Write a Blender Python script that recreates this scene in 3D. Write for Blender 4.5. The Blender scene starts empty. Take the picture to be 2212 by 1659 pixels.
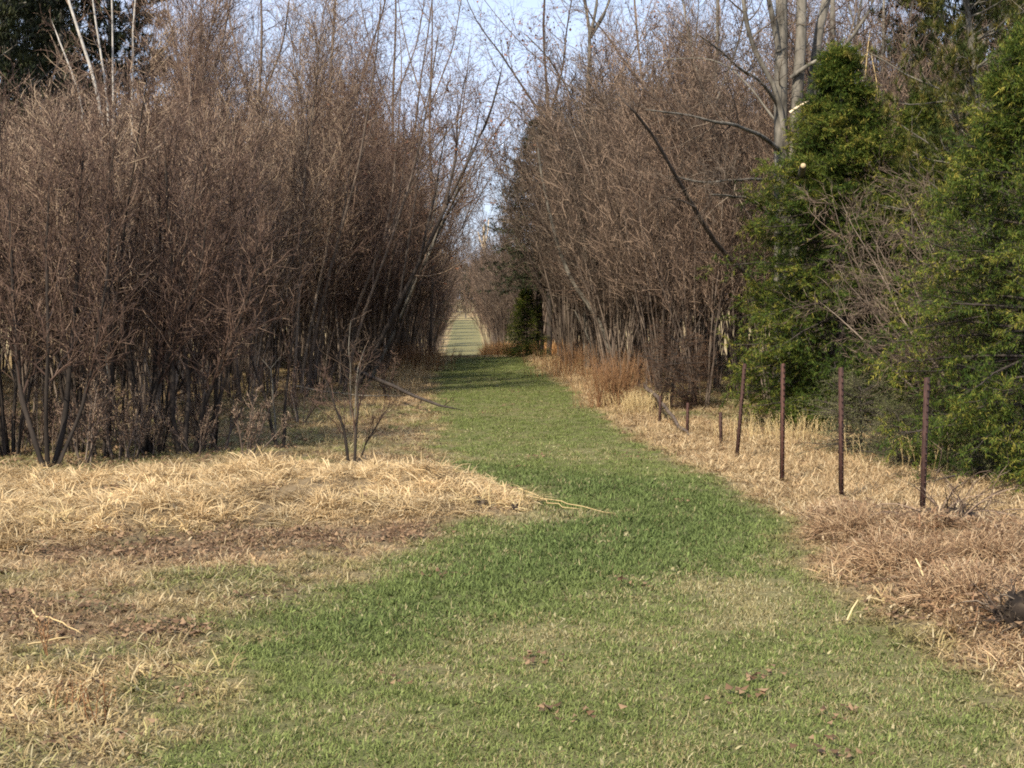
import bpy, math, random
import numpy as np
from mathutils import Vector, Matrix

R = math.radians
rng = np.random.default_rng(11)
random.seed(11)
scene = bpy.context.scene
COL = scene.collection

# ------------------------------------------------------------------ camera
W_, H_, F_ = 2212.0, 1659.0, 3300.0          # reading frame of the photograph, focal length in its pixels
CAM_Z = 1.7
cam_d = bpy.data.cameras.new("camera")
cam = bpy.data.objects.new("camera", cam_d)
COL.objects.link(cam)
cam_d.sensor_width = 36.0
cam_d.lens = 36.0 * F_ / W_
cam_d.clip_start = 0.05
cam_d.clip_end = 6000
YAW, PITCH = 1.75, 3.12
cam.location = (0, 0, CAM_Z)
cam.rotation_euler = (R(90 - PITCH), 0, R(-YAW))
scene.camera = cam
_rot = np.array(cam.rotation_euler.to_matrix())

# ------------------------------------------------------------------ light
SUN_AZ, SUN_EL = 32.0, 44.0                   # shadows fall away from the viewer and to the right
sd = bpy.data.lights.new("sun", 'SUN')
sd.energy = 5.0
sd.angle = R(0.53)
sd.color = (1.0, 0.91, 0.76)
sun = bpy.data.objects.new("sun", sd)
COL.objects.link(sun)
_ld = Vector((math.sin(R(SUN_AZ)) * math.cos(R(SUN_EL)), math.cos(R(SUN_AZ)) * math.cos(R(SUN_EL)), -math.sin(R(SUN_EL))))
sun.rotation_euler = _ld.to_track_quat('-Z', 'Y').to_euler()
world = bpy.data.worlds.new("World")
scene.world = world
world.use_nodes = True
wn, wl = world.node_tree.nodes, world.node_tree.links
wn.clear()
sky = wn.new("ShaderNodeTexSky")
sky.sky_type = 'NISHITA'
sky.sun_disc = False
sky.sun_elevation = R(SUN_EL)
sky.sun_rotation = R(180 + SUN_AZ)
sky.air_density = 1.0
sky.dust_density = 1.6
sky.ozone_density = 1.6
tc = wn.new("ShaderNodeTexCoord")
mp = wn.new("ShaderNodeMapping")
mp.inputs["Scale"].default_value = (1.6, 1.6, 5.0)
cn = wn.new("ShaderNodeTexNoise")
cn.inputs["Scale"].default_value = 2.2
cn.inputs["Detail"].default_value = 6
cn.inputs["Roughness"].default_value = 0.55
cr = wn.new("ShaderNodeValToRGB")
cr.color_ramp.elements[0].position = 0.35
cr.color_ramp.elements[0].color = (0.45, 0.45, 0.45, 1)
cr.color_ramp.elements[1].position = 0.72
cr.color_ramp.elements[1].color = (0.92, 0.92, 0.92, 1)
mixc = wn.new("ShaderNodeMixRGB")
mixc.inputs[2].default_value = (5.2, 6.1, 8.2, 1)   # thin high cloud, in the sky texture's own units
bg = wn.new("ShaderNodeBackground")
bg.inputs["Strength"].default_value = 0.118
wo = wn.new("ShaderNodeOutputWorld")
wl.new(tc.outputs["Generated"], mp.inputs[0])
wl.new(mp.outputs[0], cn.inputs["Vector"])
wl.new(cn.outputs["Fac"], cr.inputs[0])
wl.new(cr.outputs[0], mixc.inputs[0])
wl.new(sky.outputs[0], mixc.inputs[1])
wl.new(mixc.outputs[0], bg.inputs["Color"])
wl.new(bg.outputs[0], wo.inputs["Surface"])
vs = scene.view_settings
vs.view_transform = 'Standard'
vs.look = 'None'
vs.gamma = 1.0
vs.exposure = 0.60
vs.use_curve_mapping = False
scene.render.film_transparent = False
cy = scene.cycles
cy.max_bounces = 5
cy.diffuse_bounces = 3
cy.glossy_bounces = 2
cy.transmission_bounces = 3
cy.transparent_max_bounces = 6
cy.pixel_filter_type = 'BLACKMAN_HARRIS'
cy.filter_width = 1.9
cy.use_adaptive_sampling = False
try:
    cy.use_denoising = False
except Exception:
    pass

# ------------------------------------------------------------------ helpers: reading the photograph
def at(px, py, Y):
    """world point on the sight line of a photo point, at distance Y up the path"""
    d = _rot @ np.array([(px - W_ / 2) / F_, (H_ / 2 - py) / F_, -1.0])
    return np.array([0, 0, CAM_Z]) + d * (Y / d[1])

def gnd(px, py):
    d = _rot @ np.array([(px - W_ / 2) / F_, (H_ / 2 - py) / F_, -1.0])
    p = d * (-CAM_Z / d[2])
    return float(p[0]), float(p[1])

# ------------------------------------------------------------------ value noise (numpy)
def _hash(ix, iy, s):
    h = (ix.astype(np.int64) * 374761393 + iy.astype(np.int64) * 668265263 + s * 1442695041) & 0x7fffffff
    h = ((h ^ (h >> 13)) * 1274126177) & 0x7fffffff
    return ((h ^ (h >> 16)) & 0xffff) / 65535.0

def vnoise(x, y, s=0):
    ix, iy = np.floor(x), np.floor(y)
    fx, fy = x - ix, y - iy
    fx, fy = fx * fx * (3 - 2 * fx), fy * fy * (3 - 2 * fy)
    a, b = _hash(ix, iy, s), _hash(ix + 1, iy, s)
    c, d = _hash(ix, iy + 1, s), _hash(ix + 1, iy + 1, s)
    return (a * (1 - fx) + b * fx) * (1 - fy) + (c * (1 - fx) + d * fx) * fy

def fbm(x, y, s=0, o=4):
    t, a, n = 0, 0.5, 0
    for k in range(o):
        t = t + a * vnoise(x * 2 ** k, y * 2 ** k, s + 17 * k)
        n += a
        a *= 0.5
    return t / n

def sstep(a, b, x):
    t = np.clip((x - a) / (b - a), 0, 1)
    return t * t * (3 - 2 * t)

def poly_sdf(P, x, y):
    """signed distance, negative inside"""
    P = np.asarray(P, float)
    Q = np.roll(P, -1, 0)
    d2 = np.full(x.shape, 1e18)
    ins = np.zeros(x.shape, bool)
    for (ax, ay), (bx, by) in zip(P, Q):
        ex, ey = bx - ax, by - ay
        t = np.clip(((x - ax) * ex + (y - ay) * ey) / (ex * ex + ey * ey + 1e-12), 0, 1)
        d2 = np.minimum(d2, (x - ax - t * ex) ** 2 + (y - ay - t * ey) ** 2)
        c = ((ay > y) != (by > y)) & (x < (bx - ax) * (y - ay) / (by - ay + 1e-12) + ax)
        ins ^= c
    d = np.sqrt(d2)
    return np.where(ins, -d, d)

def gp(pts):
    return [gnd(*p) for p in pts]

GREEN = gp([(1000, 772), (1128, 772), (1165, 800), (1235, 842), (1275, 880), (1335, 920), (1400, 958), (1480, 1005), (1560, 1055),
            (1680, 1108), (1712, 1150), (1700, 1195), (1770, 1245), (1840, 1300), (1960, 1400), (2120, 1500), (2330, 1640), (2700, 2100),
            (0, 2100), (330, 1640), (400, 1540), (430, 1440), (540, 1370), (690, 1300), (780, 1235), (900, 1195), (945, 1150),
            (1010, 1128), (1140, 1112), (1120, 1072), (1040, 1045), (985, 1015), (950, 960), (938, 900), (935, 840), (950, 800), (978, 772)])
STRAW_L = gp([(-500, 1046), (200, 1044), (420, 1034), (600, 1028), (800, 1030), (980, 1044), (1090, 1070), (1145, 1098), (1080, 1122), (960, 1138),
              (800, 1132), (600, 1146), (380, 1165), (150, 1190), (-500, 1235)])
LEAF_A = gp([(60, 1188), (300, 1168), (520, 1152), (820, 1138), (960, 1142), (930, 1168), (700, 1190), (450, 1215), (150, 1205), (40, 1190)])
LEAF_B = gp([(-300, 1310), (80, 1312), (300, 1328), (430, 1365), (440, 1395), (380, 1415), (250, 1392), (90, 1375), (-300, 1395)])
STRAW_B = gp([(-300, 1460), (200, 1450), (430, 1440), (460, 1500), (360, 1540), (330, 1600), (150, 1640), (-300, 1620)])
VERGE_R = gp([(1135, 772), (1300, 800), (1420, 900), (1600, 930), (2300, 950), (2900, 1150), (2900, 1600), (2120, 1498), (1960, 1398),
              (1840, 1298), (1770, 1243), (1700, 1195), (1715, 1150), (1680, 1106), (1560, 1053), (1480, 1003), (1335, 918), (1275, 878),
              (1235, 840), (1165, 798)])
PINK_R = gp([(1690, 1140), (1800, 1085), (1950, 1120), (2100, 1150), (2600, 1170), (2600, 1500), (2150, 1440), (1990, 1400), (1850, 1290),
             (1760, 1215), (1690, 1180)])
LUSH = gp([(1000, 1000), (1500, 1040), (1690, 1110), (1680, 1160), (1500, 1250), (1100, 1300), (850, 1400), (560, 1420), (700, 1310),
           (950, 1200), (1150, 1110), (960, 1000)])
TANPATCH = gp([(1480, 1270), (1620, 1235), (1720, 1290), (1700, 1340), (1560, 1350)])
TANPATCH2 = gp([(1020, 1085), (1160, 1095), (1340, 1110), (1300, 1135), (1100, 1145), (1000, 1130)])

def path_profile(y):
    return np.interp(y, [-100, 46, 50, 60, 85, 115, 150, 190, 240, 300, 420, 4000],
                     [0, 0, -0.12, -0.75, -2.1, -2.45, -2.0, -1.35, -0.65, -0.1, 1.5, 6])

def terrain(x, y):
    x = np.asarray(x, float)
    y = np.asarray(y, float)
    z = path_profile(y)
    wx = x + 0.5 * (fbm(x * 0.9, y * 0.9, 5, 2) - 0.5)
    wy = y + 0.8 * (fbm(x * 0.9, y * 0.9, 9, 2) - 0.5)
    m = sstep(0.15, -0.75, poly_sdf(STRAW_L, wx, wy))
    z = z + m * (0.02 + 0.20 * fbm(x * 1.7, y * 1.3, 31, 3) + 0.09 * (fbm(x * 5.0, y * 4.0, 33, 2) - 0.4))
    m = sstep(0.2, -0.8, poly_sdf(PINK_R, wx, wy))
    z = z + m * (0.06 + 0.24 * fbm(x * 1.6, y * 1.4, 41, 3))
    rough = sstep(-0.1, 0.5, poly_sdf(GREEN, x, y))
    z = z + rough * 0.07 * (fbm(x * 1.4, y * 1.4, 3, 3) - 0.4)
    z = z + 0.05 * (fbm(x * 0.5, y * 0.5, 7, 2) - 0.5) * sstep(60, 40, y)
    z = z + 0.012 * (fbm(x * 5, y * 5, 8, 2) - 0.5) * sstep(40, 20, y)
    return z

def tz(x, y):
    return float(terrain(np.array([x]), np.array([y]))[0])

C_GREEN = np.array([0.160, 0.188, 0.058])
C_LUSH = np.array([0.110, 0.145, 0.045])
C_OLIVE = np.array([0.180, 0.185, 0.065])
C_STRAW = np.array([0.65, 0.465, 0.235])
C_TAN = np.array([0.42, 0.290, 0.155])
C_BROWN = np.array([0.185, 0.110, 0.066])
C_PINK = np.array([0.33, 0.195, 0.112])
C_ORANGE = np.array([0.47, 0.27, 0.115])
C_SOIL = np.array([0.10, 0.070, 0.048])

def zones(x, y):
    """ground cover at world points: colour, share of dead blades, and weights of each kind of cover"""
    wx = x + 0.35 * (fbm(x * 1.5, y * 1.5, 51, 3) - 0.5)
    wy = y + 0.7 * (fbm(x * 1.1, y * 1.1, 61, 3) - 0.5)
    n1 = fbm(x * 0.8, y * 0.8, 71, 4)
    n2 = fbm(x * 3.0, y * 3.0, 81, 3)
    n3 = fbm(x * 9.0, y * 9.0, 91, 2)
    g = sstep(0.28, -0.22, poly_sdf(GREEN, wx, wy) + 0.35 * (n2 - 0.5))
    g = np.where(y > 48, sstep(1.7, 1.3, np.abs(x)) * sstep(216, 208, y), g)
    lush = sstep(0.6, -0.7, poly_sdf(LUSH, wx, wy)) * (0.55 + 0.6 * n1)
    straw = sstep(0.15, -0.15, poly_sdf(STRAW_L, wx, wy))
    leaf = np.maximum(sstep(0.15, -0.15, poly_sdf(LEAF_A, wx, wy)), 0.9 * sstep(0.15, -0.2, poly_sdf(LEAF_B, wx, wy))) * sstep(0.3, 0.5, n2 + 0.12)
    strawb = sstep(0.3, -0.4, poly_sdf(STRAW_B, wx, wy)) * sstep(0.35, 0.6, n2 + 0.1)
    verge = sstep(0.1, -0.12, poly_sdf(VERGE_R, wx, wy)) * (1 - g)
    pink = sstep(0.2, -0.3, poly_sdf(PINK_R, wx, wy)) * (1 - g)
    tan = np.maximum(sstep(0.3, -0.3, poly_sdf(TANPATCH, wx, wy)), 0.8 * sstep(0.1, -0.3, poly_sdf(TANPATCH2, wx, wy)))
    # green lawn: mostly green in the middle, more dead blades close by and along the rim
    dry = 0.28 + 1.1 * (n1 - 0.5) + 1.0 * (n2 - 0.5) + 0.06 * sstep(10, 6.5, y) - 0.40 * np.clip(lush, 0, 1) - 0.18 * sstep(14, 20, y)
    dry = np.clip(dry + 0.75 * tan, 0.02, 0.95)
    col = C_GREEN[None] * (1 - np.clip(lush, 0, 1))[:, None] + C_LUSH[None] * np.clip(lush, 0, 1)[:, None]
    # everything that is not mown green: olive and tan mixed
    q = sstep(0.36, 0.68, n1 * 0.5 + n2 * 0.5)
    rough = C_OLIVE[None] * (1 - q)[:, None] + C_TAN[None] * q[:, None]
    inleaf = sstep(26, 32, y)
    rough = rough * (1 - 0.45 * inleaf)[:, None] + (C_TAN * 1.05)[None] * (0.45 * inleaf)[:, None]
    col = rough * (1 - g)[:, None] + col * g[:, None]
    dry = dry * g + (1 - g) * np.clip(0.62 + 0.8 * (n2 - 0.5), 0.2, 1)
    def over(c, w):
        nonlocal col
        col = col * (1 - w)[:, None] + c[None] * w[:, None]
    over(C_TAN * 1.18, verge * 0.85)
    dry = np.maximum(dry, verge * 0.93)
    over(C_PINK, pink * sstep(0.3, 0.55, n2 + 0.12))
    over(C_STRAW, straw)
    dry = np.maximum(dry, straw * 0.98)
    over(C_STRAW * 0.85, strawb * 0.8)
    dry = np.maximum(dry, strawb * 0.9)
    over(C_BROWN, leaf * 0.75)
    o = np.where((y > 50) & (x > 0.9) & (x < 3.2) & (y < 75), 1.0, 0.0)
    over(C_ORANGE, o)
    far = sstep(50, 56, y) * g
    over(np.array([0.185, 0.175, 0.078]), far)
    return dict(col=col, dry=dry, g=g, straw=straw, leaf=leaf, verge=verge, pink=pink, strawb=strawb, n2=n2, n3=n3, lush=lush)

# ------------------------------------------------------------------ mesh helpers
def raw_mesh(name, verts, polys, attrs=None, mat=None, smooth=False):
    """polys: list of (n,k) int arrays; attrs: name -> per vertex floats or (n,3) colours"""
    me = bpy.data.meshes.new(name)
    verts = np.asarray(verts, np.float32)
    me.vertices.add(len(verts))
    me.vertices.foreach_set("co", verts.ravel())
    loops = np.concatenate([p.ravel() for p in polys]).astype(np.int32)
    tot = np.concatenate([np.full(len(p), p.shape[1], np.int32) for p in polys])
    start = np.concatenate([[0], np.cumsum(tot)[:-1]]).astype(np.int32)
    me.loops.add(len(loops))
    me.loops.foreach_set("vertex_index", loops)
    me.polygons.add(len(tot))
    me.polygons.foreach_set("loop_start", start)
    me.polygons.foreach_set("loop_total", tot)
    if smooth:
        me.polygons.foreach_set("use_smooth", np.ones(len(tot), bool))
    me.update(calc_edges=True)
    for k, v in (attrs or {}).items():
        v = np.asarray(v, np.float32)
        if v.ndim == 1:
            a = me.attributes.new(k, 'FLOAT', 'POINT')
            a.data.foreach_set("value", v)
        elif v.shape[1] == 3:
            a = me.attributes.new(k, 'FLOAT_VECTOR', 'POINT')
            a.data.foreach_set("vector", v.ravel())
        else:
            a = me.attributes.new(k, 'FLOAT_COLOR', 'POINT')
            a.data.foreach_set("color", v.ravel())
    if mat:
        me.materials.append(mat)
    return me

class Geo:
    """collects geometry in numpy, one mesh out"""
    def __init__(s):
        s.v, s.p, s.t, s.n = [], [], [], 0
    def add(s, v, polys, tone):
        v = np.asarray(v, float).reshape(-1, 3)
        s.v.append(v)
        for q in polys:
            s.p.append(np.asarray(q) + s.n)
        tone = np.asarray(tone, float)
        s.t.append(np.full(len(v), float(tone)) if tone.ndim == 0 else tone)
        s.n += len(v)
    def merge(s, o):
        if o.n:
            s.add(np.concatenate(o.v), o.p, np.concatenate(o.t))
    def mesh(s, name, mat, smooth=False):
        return raw_mesh(name, np.concatenate(s.v), s.p, {"tone": np.concatenate(s.t)}, mat, smooth)

def frames(tan):
    ref = np.where(np.abs(tan[..., 2:3]) > 0.9, np.array([1.0, 0, 0]), np.array([0, 0, 1.0]))
    u = np.cross(tan, ref)
    u /= np.linalg.norm(u, axis=-1, keepdims=True) + 1e-9
    return u, np.cross(tan, u)

def tubes(geo, pts, rad, sides=3, tone=None, point=True, cap=False):
    """pts (N,K,3), rad (N,K); ends in a point when point"""
    N, K, _ = pts.shape
    if N == 0:
        return
    tan = np.gradient(pts, axis=1)
    tan /= np.linalg.norm(tan, axis=-1, keepdims=True) + 1e-9
    u, v = frames(tan)
    if tone is None:
        tone = rng.random(N)
    tone = np.broadcast_to(np.asarray(tone, float), (N,))
    KR = K - 1 if point else K
    a = np.arange(sides) * 2 * math.pi / sides
    ring = pts[:, :KR, None, :] + rad[:, :KR, None, None] * (u[:, :KR, None, :] * np.cos(a)[None, None, :, None] + v[:, :KR, None, :] * np.sin(a)[None, None, :, None])
    per = KR * sides + (1 if point else 0)
    V = ring.reshape(N, KR * sides, 3)
    if point:
        V = np.concatenate([V, pts[:, -1:, :]], 1)
    base = (np.arange(N) * per)[:, None, None, None]
    polys = []
    if KR > 1:
        k = np.arange(KR - 1)[:, None]
        s = np.arange(sides)[None, :]
        s2 = (s + 1) % sides
        q = np.stack([k * sides + s, k * sides + s2, (k + 1) * sides + s2, (k + 1) * sides + s], -1)
        polys.append((base + q[None]).reshape(-1, 4))
    if point:
        s = np.arange(sides)
        tq = np.stack([(KR - 1) * sides + s, (KR - 1) * sides + (s + 1) % sides, np.full(sides, KR * sides)], -1)
        polys.append(((np.arange(N) * per)[:, None, None] + tq[None]).reshape(-1, 3))
    elif cap:
        polys.append((np.arange(N) * per)[:, None] + (KR - 1) * sides + np.arange(sides)[None, :])
    geo.add(V.reshape(-1, 3), polys, np.repeat(tone, per))

def unit(v):
    return v / (np.linalg.norm(v, axis=-1, keepdims=True) + 1e-9)

def grow(p0, d, L, K, wob=0.15, trop=0.0, r=None):
    """polylines from start points, directions and lengths; trop bends up (+) or down (-)"""
    r = r or rng
    N = len(p0)
    pts = np.empty((N, K, 3))
    pts[:, 0] = p0
    d = unit(np.asarray(d, float))
    step = (np.asarray(L) / (K - 1))[:, None]
    for k in range(1, K):
        d = unit(d + wob * r.normal(size=(N, 3)) + np.array([0, 0, trop]))
        pts[:, k] = pts[:, k - 1] + d * step
    return pts

def spawn(pts, rad, M, t0=0.2, t1=1.0, ang=(30, 55), r=None, spread=None):
    """start points, directions, parent radius, t, parent index for M children on each polyline"""
    r = r or rng
    N, K, _ = pts.shape
    t = t0 + (t1 - t0) * (np.arange(M)[None] + r.random((N, M))) / M
    s = np.clip(t * (K - 1), 0, K - 1.001)
    i = s.astype(int)
    f = (s - i)[..., None]
    n = np.arange(N)[:, None]
    p = pts[n, i] * (1 - f) + pts[n, i + 1] * f
    tan = unit(pts[n, i + 1] - pts[n, i])
    u, v = frames(tan)
    az = r.random((N, M)) * 2 * math.pi
    if spread is not None:                    # keep children in the plane sideways of the branch
        az = np.where(r.random((N, M)) < 0.5, 0.0, math.pi) + spread * r.normal(size=(N, M))
    an = np.radians(ang[0] + (ang[1] - ang[0]) * r.random((N, M)))[..., None]
    side = u * np.cos(az)[..., None] + v * np.sin(az)[..., None]
    d = tan * np.cos(an) + side * np.sin(an)
    rr = rad[n, i] * (1 - f[..., 0]) + rad[n, i + 1] * f[..., 0]
    return p.reshape(-1, 3), d.reshape(-1, 3), rr.ravel(), t.ravel(), np.repeat(np.arange(N), M)

def taper(r0, r1, K):
    return np.asarray(r0)[:, None] * np.linspace(1, 0, K)[None] + np.asarray(r1)[:, None] * np.linspace(0, 1, K)[None]

def blobs(geo, p, d, L, rad, tone):
    """small buds and catkins: stretched three-sided spindles"""
    p = np.asarray(p)
    N = len(p)
    d = unit(d)
    u, v = frames(d)
    L = np.broadcast_to(L, (N,))[:, None]
    rad = np.broadcast_to(rad, (N,))[:, None]
    mid = p + d * L * 0.45
    V = np.stack([p, mid + u * rad, mid + rad * (-0.5 * u + 0.87 * v), mid + rad * (-0.5 * u - 0.87 * v), p + d * L], 1)
    b = (np.arange(N) * 5)[:, None, None]
    f = np.array([[0, 2, 1], [0, 3, 2], [0, 1, 3], [4, 1, 2], [4, 2, 3], [4, 3, 1]])
    geo.add(V.reshape(-1, 3), [(b + f[None]).reshape(-1, 3)], np.repeat(np.broadcast_to(tone, (N,)), 5))

def leaves(geo, p, size, tone, r=None, flat=0.0):
    """dead leaves: a folded four-point leaf, two triangles each side of the rib"""
    r = r or rng
    N = len(p)
    d = unit(r.normal(size=(N, 3)) * np.array([1, 1, 1 - flat]))
    u, v = frames(d)
    if flat:
        v = unit(v * np.array([0.3, 0.3, 1]) + 1e-3)
        u = unit(np.cross(d, v))
    s = (np.broadcast_to(size, (N,)) * (0.6 + 0.8 * r.random(N)))[:, None]
    c = (0.1 + 0.3 * r.random(N))[:, None]
    V = np.stack([p, p + d * s * 0.5 + u * s * 0.33 + v * s * c, p + d * s, p + d * s * 0.5 - u * s * 0.33 + v * s * c, p + d * s * 0.5], 1)
    b = (np.arange(N) * 5)[:, None, None]
    f = np.array([[0, 1, 4], [4, 1, 2], [0, 4, 3], [4, 2, 3]])
    geo.add(V.reshape(-1, 3), [(b + f[None]).reshape(-1, 3)], np.repeat(np.broadcast_to(tone, (N,)), 5))

# ------------------------------------------------------------------ materials
def new_mat(name):
    m = bpy.data.materials.new(name)
    m.use_nodes = True
    m.node_tree.nodes.clear()
    return m, m.node_tree.nodes, m.node_tree.links

def tone_mat(name, stops, rough=0.85, objvar=0.25, noise=None, transl=0.0, bump=0.0, spec=0.2, alt=None):
    """colour from the mesh's own tone through a ramp, a little variation from plant to plant, and grain"""
    m, n, l = new_mat(name)
    at_ = n.new("ShaderNodeAttribute")
    at_.attribute_name = "tone"
    ra = n.new("ShaderNodeValToRGB")
    e = ra.color_ramp.elements
    while len(e) < len(stops):
        e.new(0.5)
    for k, c in enumerate(stops):
        e[k].position = k / (len(stops) - 1)
        e[k].color = (*c, 1)
    l.new(at_.outputs["Fac"], ra.inputs[0])
    col = ra.outputs[0]
    oi = n.new("ShaderNodeObjectInfo")
    if alt is not None:
        mx = n.new("ShaderNodeMixRGB")
        mx.blend_type = 'MULTIPLY'
        mx.inputs[2].default_value = (*alt, 1)
        l.new(oi.outputs["Random"], mx.inputs[0])
        l.new(col, mx.inputs[1])
        col = mx.outputs[0]
    hv = n.new("ShaderNodeHueSaturation")
    mr = n.new("ShaderNodeMapRange")
    mr.inputs[3].default_value = 1 - objvar
    mr.inputs[4].default_value = 1 + objvar
    l.new(oi.outputs["Random"], mr.inputs[0])
    l.new(mr.outputs[0], hv.inputs["Value"])
    l.new(col, hv.inputs["Color"])
    col = hv.outputs[0]
    if noise:
        sc, amt, stretch = noise
        tcn = n.new("ShaderNodeTexCoord")
        mpn = n.new("ShaderNodeMapping")
        mpn.inputs["Scale"].default_value = (1, 1, stretch)
        nz = n.new("ShaderNodeTexNoise")
        nz.inputs["Scale"].default_value = sc
        nz.inputs["Detail"].default_value = 5
        l.new(tcn.outputs["Object"], mpn.inputs[0])
        l.new(mpn.outputs[0], nz.inputs["Vector"])
        m2 = n.new("ShaderNodeMapRange")
        m2.inputs[1].default_value = 0.3
        m2.inputs[2].default_value = 0.7
        m2.inputs[3].default_value = 1 - amt
        m2.inputs[4].default_value = 1 + amt
        l.new(nz.outputs["Fac"], m2.inputs[0])
        h2 = n.new("ShaderNodeHueSaturation")
        l.new(m2.outputs[0], h2.inputs["Value"])
        l.new(col, h2.inputs["Color"])
        col = h2.outputs[0]
    b = n.new("ShaderNodeBsdfPrincipled")
    b.inputs["Roughness"].default_value = rough
    b.inputs["Specular IOR Level"].default_value = spec
    l.new(col, b.inputs["Base Color"])
    if noise and bump:
        bp = n.new("ShaderNodeBump")
        bp.inputs["Strength"].default_value = bump
        bp.inputs["Distance"].default_value = 0.02
        l.new(nz.outputs["Fac"], bp.inputs["Height"])
        l.new(bp.outputs[0], b.inputs["Normal"])
    out = n.new("ShaderNodeOutputMaterial")
    sh = b.outputs[0]
    if transl:
        tr = n.new("ShaderNodeBsdfTranslucent")
        l.new(col, tr.inputs["Color"])
        ms = n.new("ShaderNodeMixShader")
        ms.inputs[0].default_value = transl
        l.new(sh, ms.inputs[1])
        l.new(tr.outputs[0], ms.inputs[2])
        sh = ms.outputs[0]
    l.new(sh, out.inputs["Surface"])
    return m

M_TWIG_RED = tone_mat("twig_reddish", [(0.022, 0.013, 0.010), (0.075, 0.044, 0.033), (0.155, 0.094, 0.068), (0.38, 0.26, 0.18)], alt=(0.95, 1.05, 1.0))
M_TWIG_GREY = tone_mat("twig_greyish", [(0.020, 0.014, 0.010), (0.058, 0.042, 0.031), (0.110, 0.082, 0.060), (0.28, 0.22, 0.16)], alt=(1.05, 0.92, 0.86))
M_STEM = tone_mat("stem_bark", [(0.060, 0.045, 0.036), (0.12, 0.09, 0.068), (0.21, 0.165, 0.125)], noise=(9, 0.45, 0.25), bump=0.5)
M_STEM_SHADED = tone_mat("stem_bark_dark", [(0.014, 0.011, 0.009), (0.030, 0.023, 0.018), (0.065, 0.050, 0.040)], noise=(9, 0.45, 0.25), bump=0.5)  # stem bark with the shade on the front stems painted into its colour
M_BARK_GREY = tone_mat("bark_grey", [(0.07, 0.060, 0.048), (0.135, 0.12, 0.096), (0.27, 0.245, 0.195)], noise=(9, 0.75, 0.35), bump=0.8, objvar=0.08)
M_BARK_DARK = tone_mat("bark_dark", [(0.030, 0.024, 0.020), (0.060, 0.048, 0.040), (0.11, 0.09, 0.075)], noise=(12, 0.4, 0.3), bump=0.6, objvar=0.1)
M_BIRCH = tone_mat("bark_birch", [(0.30, 0.27, 0.23), (0.42, 0.385, 0.33), (0.52, 0.48, 0.42)], noise=(6, 0.3, 1.8), objvar=0.05)
M_PALEWOOD = tone_mat("bare_pale_wood", [(0.42, 0.33, 0.22), (0.62, 0.50, 0.34), (0.72, 0.60, 0.42)], noise=(14, 0.2, 0.3), objvar=0.03)
M_SPRUCE = tone_mat("spruce_needles", [(0.020, 0.040, 0.011), (0.054, 0.088, 0.017), (0.120, 0.148, 0.026), (0.30, 0.255, 0.052)], rough=0.7, transl=0.3, objvar=0.10, spec=0.08)
M_PINE = tone_mat("pine_needles", [(0.040, 0.058, 0.020), (0.085, 0.100, 0.030), (0.15, 0.150, 0.042), (0.24, 0.19, 0.055)], rough=0.7, transl=0.3, objvar=0.1, spec=0.08)
M_DARKCON = tone_mat("dark_conifer_needles", [(0.022, 0.030, 0.014), (0.045, 0.056, 0.024), (0.085, 0.090, 0.038)], rough=0.7, objvar=0.2)
M_JUNIPER = tone_mat("juniper_needles", [(0.075, 0.085, 0.036), (0.150, 0.150, 0.065), (0.26, 0.24, 0.11)], rough=0.7, transl=0.1, objvar=0.15)
M_RUSTLEAF = tone_mat("rusty_dead_leaf", [(0.16, 0.065, 0.035), (0.27, 0.12, 0.065), (0.36, 0.18, 0.10)], rough=0.7, transl=0.3, objvar=0.1)
M_BROWNLEAF = tone_mat("brown_dead_leaf", [(0.07, 0.042, 0.024), (0.16, 0.095, 0.052), (0.30, 0.195, 0.11)], rough=0.75, transl=0.2, objvar=0.1)
M_BROWNFOL = tone_mat("browned_needles", [(0.050, 0.028, 0.018), (0.10, 0.055, 0.032), (0.17, 0.10, 0.055)], rough=0.8, objvar=0.1)
M_REDSTEM = tone_mat("red_brown_weed", [(0.14, 0.070, 0.035), (0.25, 0.13, 0.060), (0.36, 0.21, 0.10)], rough=0.8, transl=0.1, objvar=0.1)
M_REDPALE = tone_mat("pinkish_dead_weed", [(0.10, 0.055, 0.030), (0.29, 0.175, 0.095), (0.58, 0.42, 0.25)], rough=0.8, transl=0.1, objvar=0.1)
M_STRAWSTALK = tone_mat("straw_stalk", [(0.42, 0.30, 0.14), (0.58, 0.43, 0.21), (0.70, 0.56, 0.30)], rough=0.7, transl=0.15, objvar=0.05)
M_RUST = tone_mat("rusted_steel", [(0.026, 0.013, 0.010), (0.052, 0.023, 0.016), (0.095, 0.038, 0.024)], rough=0.75, noise=(30, 0.5, 0.4), bump=0.6, objvar=0.1, spec=0.4)
M_CUT = tone_mat("fresh_cut_wood", [(0.36, 0.27, 0.15), (0.50, 0.39, 0.23)], noise=(25, 0.12, 1), objvar=0.0)
M_ROT_AND_SHADE = tone_mat("rotten_wood_and_shade", [(0.012, 0.009, 0.007), (0.030, 0.021, 0.015), (0.10, 0.075, 0.05)], noise=(16, 0.5, 0.6), bump=1.0, objvar=0.05)  # rotten wood; in the tussocks its dark colour stands for hollow shade

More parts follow.
